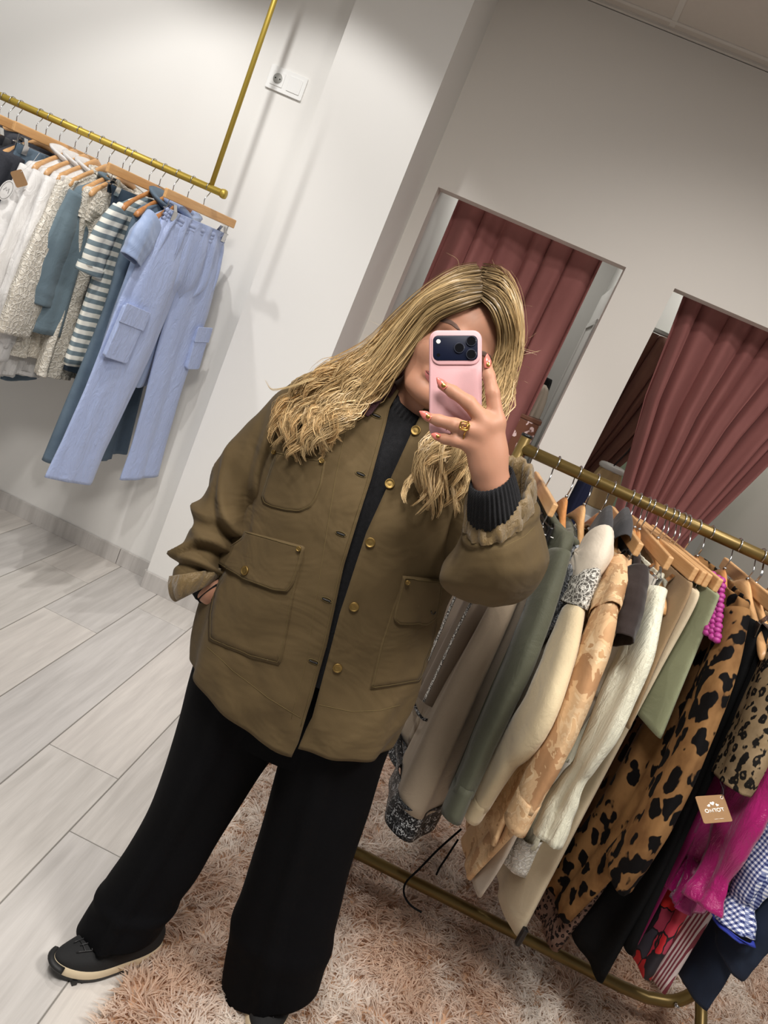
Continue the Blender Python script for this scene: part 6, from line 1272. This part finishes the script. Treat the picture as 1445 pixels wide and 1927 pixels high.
# under-layer close to the skull and behind the neck
def between(Ga, Gb, n, seed):
    r = np.random.default_rng(seed); u = r.random((n, 1, 1)); return Ga[None] * (1 - u) + Gb[None] * u + r.normal(0, .004, (n, 1, 3))
bk = spline([hp(.0, -.10, .098), hp(-.05, -.13, .07), hp(-.085, -.14, 0), hp(-.10, -.13, -.07), hp(-.105, -.11, -.13), hp(-.12, -.1, -.17)], 40); bk2 = spline([hp(.0, -.06, .10), hp(-.06, -.085, .06), hp(-.082, -.09, 0), hp(-.088, -.085, -.07), hp(-.09, -.08, -.12), hp(-.1, -.075, -.16)], 40)
fk = spline([hp(.0, -.10, .098), hp(.05, -.13, .07), hp(.082, -.14, 0), hp(.085, -.13, -.07), hp(.085, -.11, -.13), hp(.08, -.1, -.17)], 40); fk2 = spline([hp(.0, -.06, .10), hp(.058, -.085, .06), hp(.078, -.09, 0), hp(.08, -.085, -.06), hp(.078, -.08, -.11), hp(.07, -.07, -.16)], 40)
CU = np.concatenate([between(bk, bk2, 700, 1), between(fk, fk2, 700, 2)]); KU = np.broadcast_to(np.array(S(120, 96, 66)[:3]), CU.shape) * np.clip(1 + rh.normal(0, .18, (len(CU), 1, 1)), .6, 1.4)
# flyaways
FA = []
for k in range(70):
    g = (GL if rh.random() < .65 else GR); g = g[0] if rh.random() < .7 else g[1]; i = int(rh.integers(2, 26)); b = g[i]; dirn = rh.normal(0, 1, 3); dirn[2] = abs(dirn[2]) * .6; L = .02 + .035 * rh.random(); e = b + dirn / np.linalg.norm(dirn) * L; FA.append(spline([g[max(0, i - 2)], b, (b + e) / 2 + rh.normal(0, .006, 3), e], 40))
FA = np.array(FA + [spline([at(590, 712, 1.30), at(545, 728, 1.29), at(512, 733, 1.285), at(499, 716, 1.285)], 40) + rh.normal(0, .001, 3) for _ in range(14)]); KF = np.broadcast_to(np.array(S(206, 182, 136)[:3]), FA.shape)
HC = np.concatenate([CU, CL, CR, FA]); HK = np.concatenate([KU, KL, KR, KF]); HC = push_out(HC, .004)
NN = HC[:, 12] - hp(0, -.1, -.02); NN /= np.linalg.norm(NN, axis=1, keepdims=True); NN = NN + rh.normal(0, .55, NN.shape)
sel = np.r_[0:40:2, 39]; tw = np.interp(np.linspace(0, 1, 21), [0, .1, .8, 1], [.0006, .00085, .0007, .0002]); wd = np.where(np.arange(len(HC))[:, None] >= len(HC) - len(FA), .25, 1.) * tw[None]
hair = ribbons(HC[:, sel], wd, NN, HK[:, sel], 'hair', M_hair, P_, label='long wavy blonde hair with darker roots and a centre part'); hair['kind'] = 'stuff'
# scalp cap under the strands
cap_v, cap_f = uvs((0, 0, 0), (1, 1, 1), 32, 20); l = cap_v * np.array([.066, .088, .084]) + np.array([-.004, -.092, .003]); keep = lambda p: (p[1] < -.075 and p[2] > -.09) or (p[2] > .062 + .25 * (p[1] + .05)) 
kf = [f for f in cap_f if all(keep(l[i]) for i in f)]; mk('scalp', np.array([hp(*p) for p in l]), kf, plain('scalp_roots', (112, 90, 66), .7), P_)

# ------------------------------------------------------------------ the shaggy rug
RX0, RX1, RY0, RY1, RR = -.205, 1.9, 1.02, 2.95, .16
def inside(x, y, g=0.):
    cx = np.clip(x, RX0 + RR, RX1 - RR); cy = np.clip(y, RY0 + RR, RY1 - RR); return np.hypot(x - cx, y - cy) < RR - g
rug = root('shaggy_rug', 'fluffy cream and tan faux-fur rug under the clothes rack', 'rug', ((RX0 + RX1) / 2, (RY0 + RY1) / 2, 0))
a = []
for cx, cy, a0 in ((RX1 - RR, RY1 - RR, 0), (RX0 + RR, RY1 - RR, 90), (RX0 + RR, RY0 + RR, 180), (RX1 - RR, RY0 + RR, 270)):
    for k in range(9): q = math.radians(a0 + k * 11.25); a.append((cx + RR * math.cos(q), cy + RR * math.sin(q), .001))
mk('backing', *prism(np.array(a), (0, 0, 0), (0, 0, .006)), plain('rug_backing', (196, 158, 128), .95), rug, smooth=False)
rr = np.random.default_rng(77)
def field(x, y, sc, seed):
    r = np.random.default_rng(seed); f = np.zeros_like(x)
    for k in range(9): q = r.normal(0, 1, 2) * sc; f += np.sin(q[0] * x + q[1] * y + r.random() * 6.28)
    return f / 3
NS = 125000; x = rr.uniform(RX0, RX1, NS); y = rr.uniform(RY0, RY1, NS); ok = inside(x, y, .004); x, y = x[ok], y[ok]; n = len(x)
gx, gy = np.round(x / .022) + rr.normal(0, .3, n), np.round(y / .022); hsh = np.sin(np.round(x / .022) * 127.1 + np.round(y / .022) * 311.7) * 43758.5; hx = hsh - np.floor(hsh); h2 = hx * 17.31; h2 -= np.floor(h2)
ang = 2.2 * field(x, y, 14, 1) + 1.3 * field(x, y, 40, 2) + (hx - .5) * 3.4 + rr.normal(0, .5, n); lean = .75 + .35 * h2 + rr.normal(0, .12, n); L = .038 * (.75 + .45 * rr.random(n))
d0 = np.stack([np.cos(ang) * lean * .5, np.sin(ang) * lean * .5, 1 + 0 * ang], 1); d1 = np.stack([np.cos(ang) * lean * 3.2, np.sin(ang) * lean * 3.2, .4 + 0 * ang], 1); d0 /= np.linalg.norm(d0, axis=1)[:, None]; d1 /= np.linalg.norm(d1, axis=1)[:, None]
p0 = np.stack([x, y, .005 + 0 * x], 1); p1 = p0 + d0 * (L * .45)[:, None]; p2 = p1 + (d0 + 2 * d1) / 3 * (L * .35)[:, None]; p3 = p2 + d1 * (L * .35)[:, None]; C = np.stack([p0, p1, p2, p3], 1)
pt = np.clip(.5 + .42 * field(x, y, 13, 3) + .22 * field(x, y, 34, 4) + rr.normal(0, .10, n), 0, 1)[:, None, None]; ca, cb = np.array(S(248, 240, 231)[:3]), np.array(S(224, 197, 175)[:3]); K = (ca * (1 - pt) + cb * pt) * np.ones((1, 4, 1)) * np.clip(1 + rr.normal(0, .07, (n, 1, 1)), .8, 1.2)
o = ribbons(C, np.array([.0018, .0019, .0015, .0003]), np.stack([np.cos(ang) * .3, np.sin(ang) * .3, 1 + 0 * ang], 1) + rr.normal(0, .25, (n, 3)), K, 'pile', M_fur, rug); o['kind'] = 'stuff'
